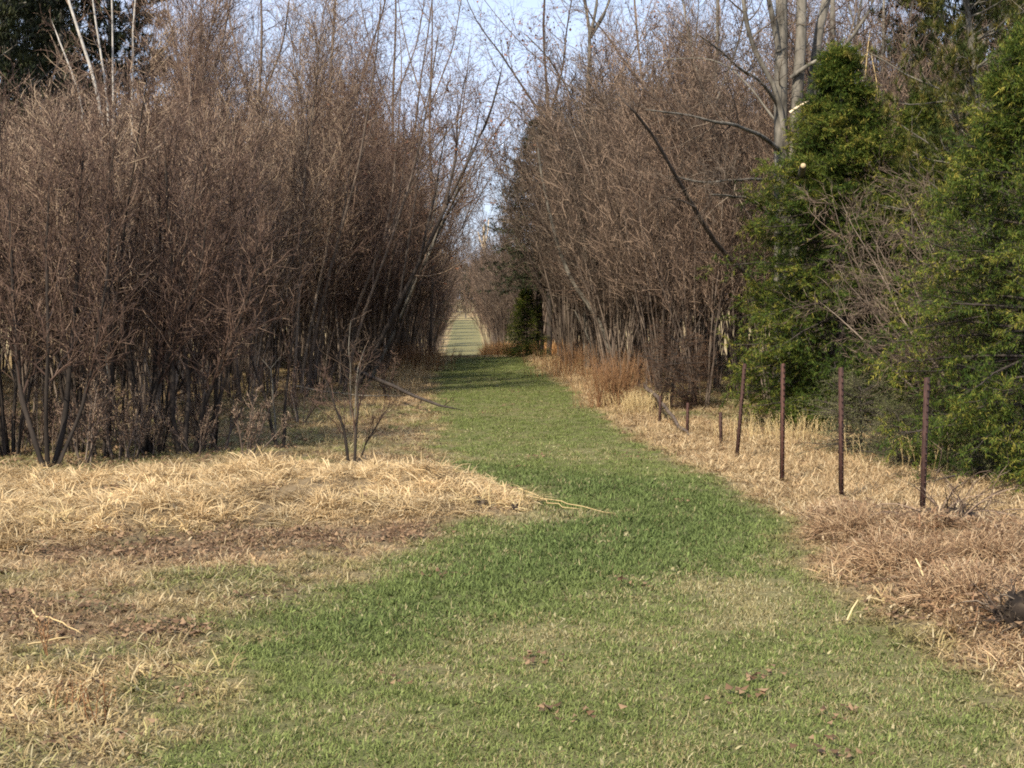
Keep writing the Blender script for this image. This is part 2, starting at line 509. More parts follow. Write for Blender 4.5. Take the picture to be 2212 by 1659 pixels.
def grass_mat(name, transl=0.3):
    """blade colour: the tint of the spot it grows on, dead blades mixed in by the spot's dryness"""
    m, n, l = new_mat(name)
    ti = n.new("ShaderNodeAttribute")
    ti.attribute_type = 'INSTANCER'
    ti.attribute_name = "tint"
    dr = n.new("ShaderNodeAttribute")
    dr.attribute_type = 'INSTANCER'
    dr.attribute_name = "dry"
    bl = n.new("ShaderNodeAttribute")
    bl.attribute_name = "tone"
    lt = n.new("ShaderNodeMath")
    lt.operation = 'LESS_THAN'
    l.new(bl.outputs["Fac"], lt.inputs[0])
    l.new(dr.outputs["Fac"], lt.inputs[1])
    v2 = n.new("ShaderNodeMath")                       # second random number out of the same tone
    v2.operation = 'MULTIPLY'
    v2.inputs[1].default_value = 37.7
    fr = n.new("ShaderNodeMath")
    fr.operation = 'FRACT'
    l.new(bl.outputs["Fac"], v2.inputs[0])
    l.new(v2.outputs[0], fr.inputs[0])
    ramp = n.new("ShaderNodeValToRGB")
    e = ramp.color_ramp.elements
    for _ in range(2):
        e.new(0.5)
    for k, (p, c) in enumerate([(0, (0.22, 0.13, 0.075)), (0.35, (0.40, 0.29, 0.155)), (0.75, (0.56, 0.44, 0.255)), (1, (0.70, 0.60, 0.40))]):
        e[k].position = p
        e[k].color = (*c, 1)
    l.new(fr.outputs[0], ramp.inputs[0])
    # dead blades take part of the spot's tint so that pink, tan and straw patches stay apart
    dmix = n.new("ShaderNodeMixRGB")
    dmix.inputs[0].default_value = 0.45
    l.new(ramp.outputs[0], dmix.inputs[1])
    l.new(ti.outputs["Color"], dmix.inputs[2])
    mr = n.new("ShaderNodeMapRange")
    mr.inputs[3].default_value = 0.62
    mr.inputs[4].default_value = 1.45
    l.new(fr.outputs[0], mr.inputs[0])
    hv = n.new("ShaderNodeHueSaturation")
    l.new(mr.outputs[0], hv.inputs["Value"])
    l.new(ti.outputs["Color"], hv.inputs["Color"])
    mx = n.new("ShaderNodeMixRGB")
    l.new(lt.outputs[0], mx.inputs[0])
    l.new(hv.outputs[0], mx.inputs[1])
    l.new(dmix.outputs[0], mx.inputs[2])
    b = n.new("ShaderNodeBsdfPrincipled")
    b.inputs["Roughness"].default_value = 0.6
    b.inputs["Specular IOR Level"].default_value = 0.1
    l.new(mx.outputs[0], b.inputs["Base Color"])
    tr = n.new("ShaderNodeBsdfTranslucent")
    l.new(mx.outputs[0], tr.inputs["Color"])
    ms = n.new("ShaderNodeMixShader")
    ms.inputs[0].default_value = transl
    l.new(b.outputs[0], ms.inputs[1])
    l.new(tr.outputs[0], ms.inputs[2])
    out = n.new("ShaderNodeOutputMaterial")
    l.new(ms.outputs[0], out.inputs["Surface"])
    return m

M_GRASS = grass_mat("grass_blades")

def ground_mat():
    m, n, l = new_mat("ground_soil_and_thatch")
    a = n.new("ShaderNodeAttribute")
    a.attribute_name = "tint"
    tcn = n.new("ShaderNodeTexCoord")
    n1 = n.new("ShaderNodeTexNoise")
    n1.inputs["Scale"].default_value = 22
    n1.inputs["Detail"].default_value = 8
    n1.inputs["Roughness"].default_value = 0.7
    l.new(tcn.outputs["Object"], n1.inputs["Vector"])
    n2 = n.new("ShaderNodeTexNoise")
    n2.inputs["Scale"].default_value = 3
    n2.inputs["Detail"].default_value = 6
    l.new(tcn.outputs["Object"], n2.inputs["Vector"])
    mr = n.new("ShaderNodeMapRange")
    mr.inputs[1].default_value = 0.3
    mr.inputs[2].default_value = 0.7
    mr.inputs[3].default_value = 0.55
    mr.inputs[4].default_value = 1.35
    l.new(n1.outputs["Fac"], mr.inputs[0])
    hv = n.new("ShaderNodeHueSaturation")
    l.new(mr.outputs[0], hv.inputs["Value"])
    l.new(a.outputs["Color"], hv.inputs["Color"])
    mx = n.new("ShaderNodeMixRGB")
    mx.inputs[2].default_value = (0.17, 0.13, 0.075, 1)
    m3 = n.new("ShaderNodeMapRange")
    m3.inputs[1].default_value = 0.4
    m3.inputs[2].default_value = 0.7
    m3.inputs[4].default_value = 0.45
    l.new(n2.outputs["Fac"], m3.inputs[0])
    l.new(m3.outputs[0], mx.inputs[0])
    l.new(hv.outputs[0], mx.inputs[1])
    b = n.new("ShaderNodeBsdfPrincipled")
    b.inputs["Roughness"].default_value = 0.95
    b.inputs["Specular IOR Level"].default_value = 0.1
    l.new(mx.outputs[0], b.inputs["Base Color"])
    bp = n.new("ShaderNodeBump")
    bp.inputs["Strength"].default_value = 0.8
    bp.inputs["Distance"].default_value = 0.03
    l.new(n1.outputs["Fac"], bp.inputs["Height"])
    l.new(bp.outputs[0], b.inputs["Normal"])
    out = n.new("ShaderNodeOutputMaterial")
    l.new(b.outputs[0], out.inputs["Surface"])
    return m

# ------------------------------------------------------------------ object helpers
def obj(name, mesh, parent=None, **kw):
    o = bpy.data.objects.new(name, mesh)
    COL.objects.link(o)
    if parent is not None:
        o.parent = parent
    for k, v in kw.items():
        if v is not None:
            o[k] = v
    return o

def thing(name, parts, label, cat, loc=(0, 0, 0), rz=0.0, sc=1.0, group=None, tilt=(0, 0)):
    """parts: list of (name, mesh[, kind]); meshes are shared between alike things"""
    e = bpy.data.objects.new(name, None)
    COL.objects.link(e)
    e.empty_display_size = 0.2
    e.location = loc
    e.rotation_euler = (tilt[0], tilt[1], rz)
    e.scale = (sc,) * 3 if not isinstance(sc, (tuple, list)) else sc
    e['label'] = label
    e['category'] = cat
    if group:
        e['group'] = group
    for p in parts:
        obj(p[0], p[1], e, kind=(p[2] if len(p) > 2 else None))
    return e

# ------------------------------------------------------------------ the ground
def ground():
    ys = np.concatenate([np.linspace(-40, 2, 12), np.arange(2.3, 30, 0.13), 30 * np.exp(np.linspace(0.005, math.log(10), 120)), [340, 400, 500, 700, 1000, 1500, 2500]])
    xr = np.concatenate([np.arange(0, 8, 0.14), 8 * np.exp(np.linspace(0.02, math.log(12), 34)), [140, 220, 400, 800, 1500]])
    xs = np.concatenate([-xr[:0:-1], xr])
    X, Y = np.meshgrid(xs, ys)
    x, y = X.ravel(), Y.ravel()
    z = terrain(x, y)
    zc = zones(x, y)
    soil = 0.45 + 0.3 * (zc['g']) - 0.30 * zc['straw'] - 0.15 * zc['pink']                       # thatch and soil under the blades; pit shade of the straw painted in
    c = zc['col'] * 0.8
    c = c * (soil)[:, None] + C_SOIL[None] * (1 - soil)[:, None]
    near = sstep(24, 45, y)[:, None]
    c = c * (1 - near) + (zc['col'] * 0.95) * near       # far off the blades merge into the surface
    d = np.clip(zc['dry'], 0, 1)[:, None]
    c = c * (1 - 0.35 * d) + np.array([0.30, 0.225, 0.125])[None] * 0.35 * d
    nx, ny = len(xs), len(ys)
    i = (np.arange(ny - 1)[:, None] * nx + np.arange(nx - 1)[None]).ravel()
    q = np.stack([i, i + 1, i + nx + 1, i + nx], -1)
    me = raw_mesh("ground", np.stack([x, y, z], -1), [q], {"tint": np.concatenate([c, np.ones((len(c), 1))], 1)}, ground_mat(), True)
    obj("ground", me, kind="structure")
ground()

# ------------------------------------------------------------------ grass tufts (prototypes live outside the scene collection)
def tuft(name, n, hgt, wid, rad, lean, K=3, mat=M_GRASS, r=None):
    r = r or rng
    g = Geo()
    a = r.random(n) * 2 * math.pi
    rr = rad * np.sqrt(r.random(n))
    p = np.stack([rr * np.cos(a), rr * np.sin(a), np.full(n, -0.005)], -1)
    la = r.random(n) * 2 * math.pi
    le = lean[0] + (lean[1] - lean[0]) * r.random(n)
    d = np.stack([np.cos(la) * le, np.sin(la) * le, np.ones(n)], -1)
    L = hgt * (0.5 + 0.8 * r.random(n))
    pts = np.empty((n, K, 3))
    pts[:, 0] = p
    d = unit(d)
    for k in range(1, K):
        pts[:, k] = pts[:, k - 1] + d * (L / (K - 1))[:, None]
        d = unit(d + np.stack([np.cos(la), np.sin(la), -0.6 * np.ones(n)], -1) * (0.28 + 0.5 * le)[:, None] * (2.0 / K) + 0.12 * r.normal(size=(n, 3)))
    pts[..., 2] = np.maximum(pts[..., 2], -0.005)
    side = unit(np.stack([-np.sin(la), np.cos(la), 0.4 * r.normal(size=n)], -1))
    w = wid * (0.7 + 0.6 * r.random(n))
    V = []
    for k in range(K - 1):
        ww = (w * (1 - 0.35 * k / (K - 1)))[:, None] * side * 0.5
        V += [pts[:, k] - ww, pts[:, k] + ww]
    V.append(pts[:, -1])
    V = np.stack(V, 1)
    per = V.shape[1]
    b = (np.arange(n) * per)[:, None]
    polys = []
    for k in range(K - 2):
        polys.append(b + np.array([[2 * k, 2 * k + 1, 2 * k + 3, 2 * k + 2]]))
    polys.append(b + np.array([[2 * (K - 2), 2 * (K - 2) + 1, per - 1]]))
    g.add(V.reshape(-1, 3), polys, np.repeat(r.random(n), per))
    return g.mesh(name, mat)

def protos(name, meshes):
    c = bpy.data.collections.new(name)
    for k, me in enumerate(meshes):
        o = bpy.data.objects.new(me.name, me)
        c.objects.link(o)
    return c

LAWN = protos("lawn_tufts", [tuft("a_lawn_tuft", 32, 0.037, 0.0050, 0.065, (0.2, 1.3)) for _ in range(3)] + [tuft("a_lawn_weed", 15, 0.026, 0.0105, 0.06, (0.6, 2.4)) for _ in range(2)])
ROUGH = protos("rough_tufts", [tuft("a_rough_tuft", 32, 0.085, 0.0062, 0.08, (0.4, 2.0), 4) for _ in range(3)] + [tuft("a_rough_broad_tuft", 16, 0.05, 0.014, 0.08, (0.8, 2.6), 3) for _ in range(2)])
LONG = protos("long_tufts", [tuft("a_long_tuft", 40, 0.19, 0.0085, 0.10, (0.5, 2.6), 5) for _ in range(6)])
UPRIGHT = protos("upright_tufts", [tuft("an_upright_tuft", 30, 0.26, 0.0065, 0.07, (0.05, 0.5), 4) for _ in range(4)])

def leaf_tuft(name, mat, n=16):
    g = Geo()
    p = np.stack([rng.normal(size=n) * 0.07, rng.normal(size=n) * 0.07, 0.006 + 0.025 * rng.random(n)], -1)
    leaves(g, p, 0.034, rng.random(n), flat=0.75)
    return g.mesh(name, mat)
LEAFS = protos("leaf_clumps", [leaf_tuft("a_leaf_clump", M_BROWNLEAF) for _ in range(4)])

def scatter(name, coll, nproto, x, y, scale, tint, dry, label, cat, lift=0.0):
    n = len(x)
    z = terrain(x, y) + lift
    rot = np.stack([0.12 * rng.normal(size=n), 0.12 * rng.normal(size=n), rng.random(n) * 2 * math.pi], -1)
    me = bpy.data.meshes.new(name)
    me.vertices.add(n)
    me.vertices.foreach_set("co", np.stack([x, y, z], -1).astype(np.float32).ravel())
    def fa(k, v, t='FLOAT', f="value"):
        a = me.attributes.new(k, t, 'POINT')
        a.data.foreach_set(f, np.asarray(v, np.float32).ravel() if t != 'INT' else np.asarray(v, np.int32))
    fa("rot", rot, 'FLOAT_VECTOR', "vector")
    fa("scl", scale)
    fa("idx", rng.integers(0, nproto, n), 'INT')
    fa("tint", np.concatenate([tint, np.ones((n, 1))], 1), 'FLOAT_COLOR', "color")
    fa("dry", dry)
    o = obj(name, me, kind="stuff", label=label, category=cat)
    ng = bpy.data.node_groups.new(name + "_spread", 'GeometryNodeTree')
    ng.interface.new_socket("Geometry", in_out='INPUT', socket_type='NodeSocketGeometry')
    ng.interface.new_socket("Geometry", in_out='OUTPUT', socket_type='NodeSocketGeometry')
    N, Lk = ng.nodes, ng.links
    gi, go = N.new("NodeGroupInput"), N.new("NodeGroupOutput")
    m2p = N.new("GeometryNodeMeshToPoints")
    ci = N.new("GeometryNodeCollectionInfo")
    ci.inputs["Collection"].default_value = coll
    ci.inputs["Separate Children"].default_value = True
    ci.inputs["Reset Children"].default_value = True
    ip = N.new("GeometryNodeInstanceOnPoints")
    ip.inputs["Pick Instance"].default_value = True
    def na(k, t):
        a = N.new("GeometryNodeInputNamedAttribute")
        a.data_type = t
        a.inputs["Name"].default_value = k
        return next(s for s in a.outputs if s.enabled and s.name == "Attribute")
    e2r = N.new("FunctionNodeEulerToRotation")
    Lk.new(na("rot", 'FLOAT_VECTOR'), e2r.inputs[0])
    Lk.new(gi.outputs[0], m2p.inputs["Mesh"])
    Lk.new(m2p.outputs[0], ip.inputs["Points"])
    Lk.new(ci.outputs[0], ip.inputs["Instance"])
    Lk.new(na("idx", 'INT'), ip.inputs["Instance Index"])
    Lk.new(e2r.outputs[0], ip.inputs["Rotation"])
    Lk.new(na("scl", 'FLOAT'), ip.inputs["Scale"])
    Lk.new(ip.outputs[0], go.inputs[0])
    md = o.modifiers.new("spread", 'NODES')
    md.node_group = ng
    return o

def candidates(n, y0, y1, power=1.0, margin=1.2):
    """random ground points, evenly thick in view: density falls with distance to the given power"""
    u = rng.random(n)
    # view wedge half width grows with y; area density ~ y^-p  ->  pdf(y) ~ y^(1-p)
    k = 2 - power
    y = (y0 ** k + u * (y1 ** k - y0 ** k)) ** (1 / k) if abs(k) > 1e-3 else y0 * (y1 / y0) ** u
    c = math.tan(R(YAW))
    hw = 0.345 * y + margin
    x = c * y + (rng.random(n) * 2 - 1) * hw
    return x, y

def make_grass():
    # mown lawn and short rough
    x, y = candidates(95000, 5.0, 50, 1.5)
    z = zones(x, y)
    w = z['g'] * (1 - z['leaf'] * 0.8)
    k = rng.random(len(x)) < w
    xs, ys = x[k], y[k]
    s = (0.75 + 0.6 * rng.random(k.sum())) * (1 + 0.012 * (ys - 6)) * (0.8 + 0.5 * z['lush'][k])
    t = z['col'][k] * (0.8 + 0.4 * rng.random((k.sum(), 1)))
    scatter("mown_grass", LAWN, 5, xs, ys, s, t, z['dry'][k] + 0.12 * rng.normal(size=k.sum()), "short green mown grass with dead blades mixed in", "grass")
    # rough short grass outside the lawn
    x, y = candidates(60000, 5.0, 48, 1.4)
    z = zones(x, y)
    w = (1 - z['g']) * (1 - z['straw']) * (1 - 0.25 * z['leaf']) * (0.5 + 0.5 * z['n2'])
    k = rng.random(len(x)) < w
    xs, ys = x[k], y[k]
    s = (0.6 + 0.7 * rng.random(k.sum())) * (1 + 0.012 * (ys - 6))
    s *= np.where(z['verge'][k] + z['pink'][k] + z['strawb'][k] > 0.5, 1.15, 0.85)
    t = z['col'][k] * (0.75 + 0.45 * rng.random((k.sum(), 1)))
    scatter("rough_grass", ROUGH, 5, xs, ys, s, t, z['dry'][k] + 0.15 * rng.normal(size=k.sum()), "patchy olive and tan rough grass beside the mown strip", "grass")
    # matted long straw
    x, y = candidates(60000, 5.0, 34, 1.0)
    z = zones(x, y)
    w = np.clip(z['straw'] * 1.0 + z['pink'] * 0.75 * (1 - z['g']) + z['verge'] * 0.35 + z['strawb'] * 0.12, 0, 1)
    w *= np.clip(3.4 * (z['n3'] - 0.24), 0.04, 1) * np.clip(2.6 * (fbm(x * 3.2, y * 2.4, 123, 2) - 0.12), 0.15, 1)
    k = rng.random(len(x)) < w
    xs, ys = x[k], y[k]
    s = (0.4 + 0.75 * rng.random(k.sum()) ** 1.5) * np.where(z['straw'][k] > 0.4, 0.95, 0.6)
    t = z['col'][k] * (0.62 + 0.5 * rng.random((k.sum(), 1)) + 1.0 * (fbm(x[k] * 3.5, y[k] * 2.6, 77, 3)[:, None] - 0.45))  # darker tint patches paint the shade of hollows in the mat
    scatter("dry_long_grass", LONG, 6, xs, ys, s, t, z['dry'][k] + 0.1 * rng.normal(size=k.sum()), "matted long straw coloured dead grass lying over", "dry grass")
    # taller tufts standing along the verges and at the foot of the thickets
    x, y = candidates(16000, 11.0, 62, 1.0, 0.6)
    z = zones(x, y)
    edge = np.exp(-((x - np.interp(y, [9, 13, 18, 24, 32, 47], [4.6, 3.7, 3.0, 2.65, 2.4, 2.05])) / 0.5) ** 2)
    edgel = np.exp(-((x - np.interp(y, [14, 18, 24, 32, 47], [-1.5, -1.7, -1.5, -1.25, -0.9])) / 0.45) ** 2) * (y > 17)
    w = (np.clip(edge * 0.45 + edgel * 0.5 + 0.06 * z['verge'], 0, 1)) * (1 - z['g']) + 0.02 * z['straw']
    k = rng.random(len(x)) < w
    xs, ys = x[k], y[k]
    s = (0.4 + 0.7 * rng.random(k.sum())) * (0.6 + 0.4 * sstep(18, 30, ys))
    t = (z['col'][k] * 0.5 + C_TAN * 0.55) * (0.75 + 0.5 * rng.random((k.sum(), 1)))
    scatter("standing_dry_grass", UPRIGHT, 4, xs, ys, s, t, 0.85 + 0.1 * rng.normal(size=k.sum()), "standing tan dry grass along the edges of the strip", "dry grass")
    # leaf litter
    x, y = candidates(26000, 5.0, 30, 1.2)
    z = zones(x, y)
    w = z['leaf'] * 0.8 * np.clip(3 * (z['n3'] - .2), 0, 1) + 0.02 + 0.30 * z['pink'] + 0.05 * (1 - z['g']) * sstep(16, 19, y) + 0.35 * (x < -2.4) * sstep(14.6, 15.6, y) * (z['n3'] > .45)
    w = w * np.where(z['g'] > 0.5, 0.15, 1)
    k = rng.random(len(x)) < w
    scatter("leaf_litter", LEAFS, 4, x[k], y[k], 0.7 + 0.6 * rng.random(k.sum()), z['col'][k], z['dry'][k], "brown dead leaves lying in patches on the grass", "dead leaves", lift=0.01)
    # orange grass beyond the crest
    n = 1500
    x = 0.75 + 3.0 * rng.random(n)
    y = 52 + 16 * rng.random(n)
    scatter("orange_grass", UPRIGHT, 4, x, y, 1.5 + 1.2 * rng.random(n), np.tile(C_ORANGE, (n, 1)) * (0.8 + 0.4 * rng.random((n, 1))), np.full(n, 0.15), "orange dry grass beyond the crest of the path", "dry grass")
make_grass()

# ------------------------------------------------------------------ bare shrubs
def shrub_meshes(name, H, nst, lean, twig_mat, seed, tangle=0.085, l1=20, l2=9, l3=1, bud=1.0, stem_r=0.013, up=0.10, split=False, spread=0.12, smat=None):
    smat = smat or M_STEM
    r = np.random.default_rng(seed)
    a = r.random(nst) * 2 * math.pi
    rr = spread * np.sqrt(r.random(nst))
    p0 = np.stack([rr * np.cos(a), rr * np.sin(a), np.full(nst, -0.05)], -1)
    le = lean * (0.25 + 0.9 * r.random(nst))
    d = np.stack([np.cos(a) * le, np.sin(a) * le, np.ones(nst)], -1)
    L = H * (0.72 + 0.33 * r.random(nst))
    st = grow(p0, d, L, 11, 0.055, 0.03, r)
    sr = taper(stem_r * (0.6 + 0.8 * r.random(nst)), np.full(nst, 0.0035), 11)
    stone = 0.1 + 0.8 * r.random(nst)
    gs = []
    for k in range(nst):
        g = Geo()
        tubes(g, st[k:k + 1], sr[k:k + 1], 5, stone[k:k + 1])
        gs.append(g)
    tw = Geo()
    p, dd, pr, t, _ = spawn(st, sr, l1, 0.25, 0.99, (12, 38), r)
    L1 = H * 0.27 * (1.15 - 0.75 * t) * (0.5 + 0.8 * r.random(len(p)))
    b1 = grow(p, dd, L1, 5, tangle, up, r)
    r1 = taper(np.minimum(pr * 0.6, 0.0065), np.full(len(p), 0.0025), 5)
    tubes(tw, b1, r1, 3, 0.05 + 0.55 * r.random(len(p)))
    p, dd, pr, t, _ = spawn(b1, r1, l2, 0.12, 1.0, (20, 60), r)
    L2 = H * 0.072 * (0.4 + 1.0 * r.random(len(p)))
    b2 = grow(p, dd, L2, 3, tangle * 1.5, up * 1.2, r)
    r2 = taper(np.full(len(p), 0.0042), np.full(len(p), 0.0024), 3)
    tubes(tw, b2, r2, 3, r.random(len(p)))
    if l3:
        p, dd, pr, t, _ = spawn(b2, r2, l3, 0.2, 1.0, (20, 65), r)
        L3 = H * 0.034 * (0.4 + 1.0 * r.random(len(p)))
        b3 = grow(p, dd, L3, 2, 0.1, 0.05, r)
        tubes(tw, b3, taper(np.full(len(p), 0.0038), np.full(len(p), 0.001), 2), 3, 0.25 + 0.75 * r.random(len(p)))
    if bud:
        q = b2[:, -1]
        k = r.random(len(q)) < bud
        dn = np.stack([0.3 * r.normal(size=k.sum()), 0.3 * r.normal(size=k.sum()), r.choice([-1.0, 1.0], k.sum(), p=[0.6, 0.4])], -1)
        blobs(tw, q[k], dn, 0.024 + 0.02 * r.random(k.sum()), 0.0062, 0.3 + 0.7 * r.random(k.sum()))
    twm = tw.mesh(name + "_twigs", twig_mat)
    if split:
        return [("stem", g.mesh(name + "_stem", smat)) for g in gs] + [("twigs", twm, "stuff")]
    g = Geo()
    for q in gs:
        g.merge(q)
    return [("stems", g.mesh(name + "_stems", M_STEM), "stuff"), ("twigs", twm, "stuff")]

RED = [shrub_meshes("reddish_shrub", 4.5, 11, 0.20, M_TWIG_RED, 100 + k) for k in range(5)]
GREY = [shrub_meshes("greyish_shrub", 4.7, 10, 0.24, M_TWIG_GREY, 200 + k, tangle=0.13, up=0.06, bud=0.5) for k in range(5)]
RED_F = [shrub_meshes("front_shrub", 4.2, n, le, M_TWIG_RED, 300 + k, split=True, stem_r=0.020, l1=17, smat=M_STEM_SHADED, spread=0.10) for k, (n, le) in enumerate([(7, 0.30), (6, 0.16), (8, 0.34), (5, 0.2)])]
SMALL = [shrub_meshes("small_shrub", 0.95, n, 0.55, M_TWIG_RED, 400 + k, split=True, stem_r=0.012, l1=9, l2=5, l3=2, tangle=0.22, bud=0.3, spread=0.08) for k, n in enumerate([6, 7, 5])]
SLIM = [shrub_meshes("slim_tree", 8.0, 1, 0.08, M_TWIG_RED, 500 + k, stem_r=0.034, l1=60, l2=9, l3=3, tangle=0.15, spread=0.01, bud=0.5) for k in range(4)]

BROAD = [shrub_meshes('broad_tree', 10.5, 3, 0.16, M_TWIG_RED, 600 + k, stem_r=0.06, l1=34, l2=11, l3=3, tangle=0.12, spread=0.15, bud=0.5, up=0.05) for k in range(3)]

def poisson(poly, dmin, seed, n=6000):
    r = np.random.default_rng(seed)
    P = np.array(poly)
    lo, hi = P.min(0), P.max(0)
    c = lo + (hi - lo) * r.random((n, 2))
    c = c[poly_sdf(P, c[:, 0], c[:, 1]) < 0]
    out = []
    for q in c:
        dm = dmin + 0.27 * max(0.0, -float(poly_sdf(P, q[:1], q[1:2])[0]) - 0.6)
        if all((q[0] - o[0]) ** 2 + (q[1] - o[1]) ** 2 > dm ** 2 for o in out):
            out.append(q)
    return np.array(out)

LEFT = [(-8.5, 16.2), (-6.2, 17.0), (-4.4, 17.3), (-3.6, 18.5), (-3.9, 21.5), (-3.3, 25.0), (-2.6, 27.5), (-2.3, 32), (-1.95, 38), (-1.75, 44), (-1.7, 49), (-6.5, 50), (-12, 37), (-11, 20)]
RIGHT = [(3.5, 24.2), (3.1, 28), (2.8, 34), (2.6, 40), (2.7, 43), (3.6, 47), (6, 50), (12, 44), (13, 28), (9.5, 24), (6, 23.2)]
r_ = random.Random(5)
for x, y in poisson(LEFT, 1.0, 21):
    deep = min(1.0, max(0.0, (y - 20) / 20))
    m = r_.choice(RED)
    s = r_.uniform(0.85, 1.08) * (1 + 0.42 * deep)
    px = 1005 + x / y * 3300
    where = ("at the far left of" if px < 150 else "behind the V shaped clump of" if px < 480 else "in the middle of" if px < 720 else "nearest to the strip in") + " the left thicket"
    thing("thicket_shrub", m, "bare reddish brown shrub " + where, "shrub",
          (x, y, tz(x, y)), r_.uniform(0, 6.28), s, "shrubs of the left thicket")
for x, y in poisson(RIGHT, 1.05, 22):
    m = r_.choice(GREY)
    s = r_.uniform(0.95, 1.3) * (1 + 0.25 * min(1, max(0, (y - 24) / 14)))
    px = 1005 + x / y * 3300
    where = ("close along the strip in" if px < 1300 else "behind the withered juniper in" if px < 1560 else "behind the grey multi trunk tree in" if px < 1900 else "behind the spruces and pines in") + " the right thicket"
    thing("thicket_shrub", m, "bare grey brown shrub " + where, "shrub",
          (x, y, tz(x, y)), r_.uniform(0, 6.28), s, "shrubs of the right thicket")

# front row of the left thicket: read one by one from the photograph (foot x, foot y)
front = [(-70, 1000, 1, .98, "front thicket shrub cut by the left edge of the photo"),
         (25, 990, 0, .95, "bare front shrub between the left photo edge and the dark V shaped clump"),
         (165, 985, 1, .92, "upright bare shrub just right of the dark V shaped clump"),
         (222, 992, 3, 1.02, "slim upright shrub with thin dark stems left of the tall dark stem"),
         (340, 982, 2, .9, "front shrub with leaning stems left of the cup shaped clump"),
         (455, 968, 3, .85, "thin upright shrub right of the cup shaped clump")]
for px, py, v, s, lab in front:
    x, y = gnd(px, py)
    thing("front_shrub", RED_F[v], lab, "shrub", (x, y, tz(x, y)), px * 0.7, s, "front row shrubs of the left thicket")
small = [(535, 995, 0, .85, "small rounded twiggy shrub beside the straw grass, left of the pair of dark stems"),
         (480, 975, 2, .9, "small bare shrub low in the grass between cup shaped clump and rounded shrub"),
         (650, 915, 1, .9, "low bare shrub at the foot of the left thicket"),
         (838, 862, 0, .9, "small bare shrub beside the fallen dark branch")]
for i in range(16):
    px, py = -60 + 34 * i + r_.uniform(-12, 12), 985 + r_.uniform(-14, 22)
    x, y = gnd(px, py)
    m = [(n_, me_, 'stuff') if n_ == 'twigs' else (n_, me_) for n_, me_, *k_ in SMALL[i % 3]]
    thing("seedling_shrub", m, "thin low bare seedling shrub at the foot of the left thicket", "shrub", (x, y, tz(x, y)), i * 2.1, r_.uniform(.6, 1.15), "seedling shrubs at the thicket foot")
for px, py, v, s, lab in small:
    x, y = gnd(px, py)
    thing("small_shrub", SMALL[v], lab, "shrub", (x, y, tz(x, y)), px * 1.3, s, "small shrubs in the open grass on the left")

# slim taller trees rising out of the left and right thickets
slim = [(-4.7, 25.5), (-4.3, 29), (-3.9, 23), (-3.4, 33), (-3.0, 27.8), (-2.8, 36), (-2.5, 30.5), (-2.3, 40), (-5.6, 33),
        (-6.5, 38), (-4.6, 38), (-2.2, 45), (-3.6, 44), (-8, 42), (-2.9, 25.8)]
for k, (x, y) in enumerate(slim):
    thing("slim_tree", SLIM[k % 4], "slim bare tree rising above the shrubs of the left thicket", "tree", (x, y, tz(x, y)), k * 1.9,
          r_.uniform(0.78, 1.12), "slim trees in the left thicket", (r_.uniform(-0.04, 0.04), r_.uniform(-0.02, 0.10)))
slimr = [(3.4, 30), (4.2, 34), (3.0, 38), (5.6, 30), (5.0, 40), (2.8, 46), (6.8, 34), (8.5, 31), (7.5, 42), (10, 36), (4.0, 48), (9.0, 26)]
for k, (x, y) in enumerate(slimr):
    thing("slim_tree", SLIM[(k + 1) % 4], "slim bare tree rising above the shrubs of the right thicket", "tree", (x, y, tz(x, y)), k * 2.3,
          r_.uniform(0.85, 1.2), "slim trees in the right thicket", (r_.uniform(-0.04, 0.04), r_.uniform(-0.10, 0.02)))

# ------------------------------------------------------------------ trees drawn along sight lines, given real depth
def limb_pts(path, Y, K=14, bend=0.0, dY=0.0):
    """smooth 3D polyline through photo points, all near distance Y (dY: change along it)"""
    P = np.array([at(px, py, Y + dY * i / max(1, len(path) - 1)) for i, (px, py) in enumerate(path)])
    s = np.concatenate([[0], np.cumsum(np.linalg.norm(np.diff(P, axis=0), axis=1))])
    t = np.linspace(0, s[-1], K)
    Q = np.stack([np.interp(t, s, P[:, i]) for i in range(3)], -1)
    Q[1:-1] += rng.normal(size=(K - 2, 3)) * 0.012 * min(1.0, s[-1] / 2)
    for _ in range(1):
        Q[1:-1] = Q[1:-1] * 0.5 + (Q[:-2] + Q[2:]) * 0.25
    return Q

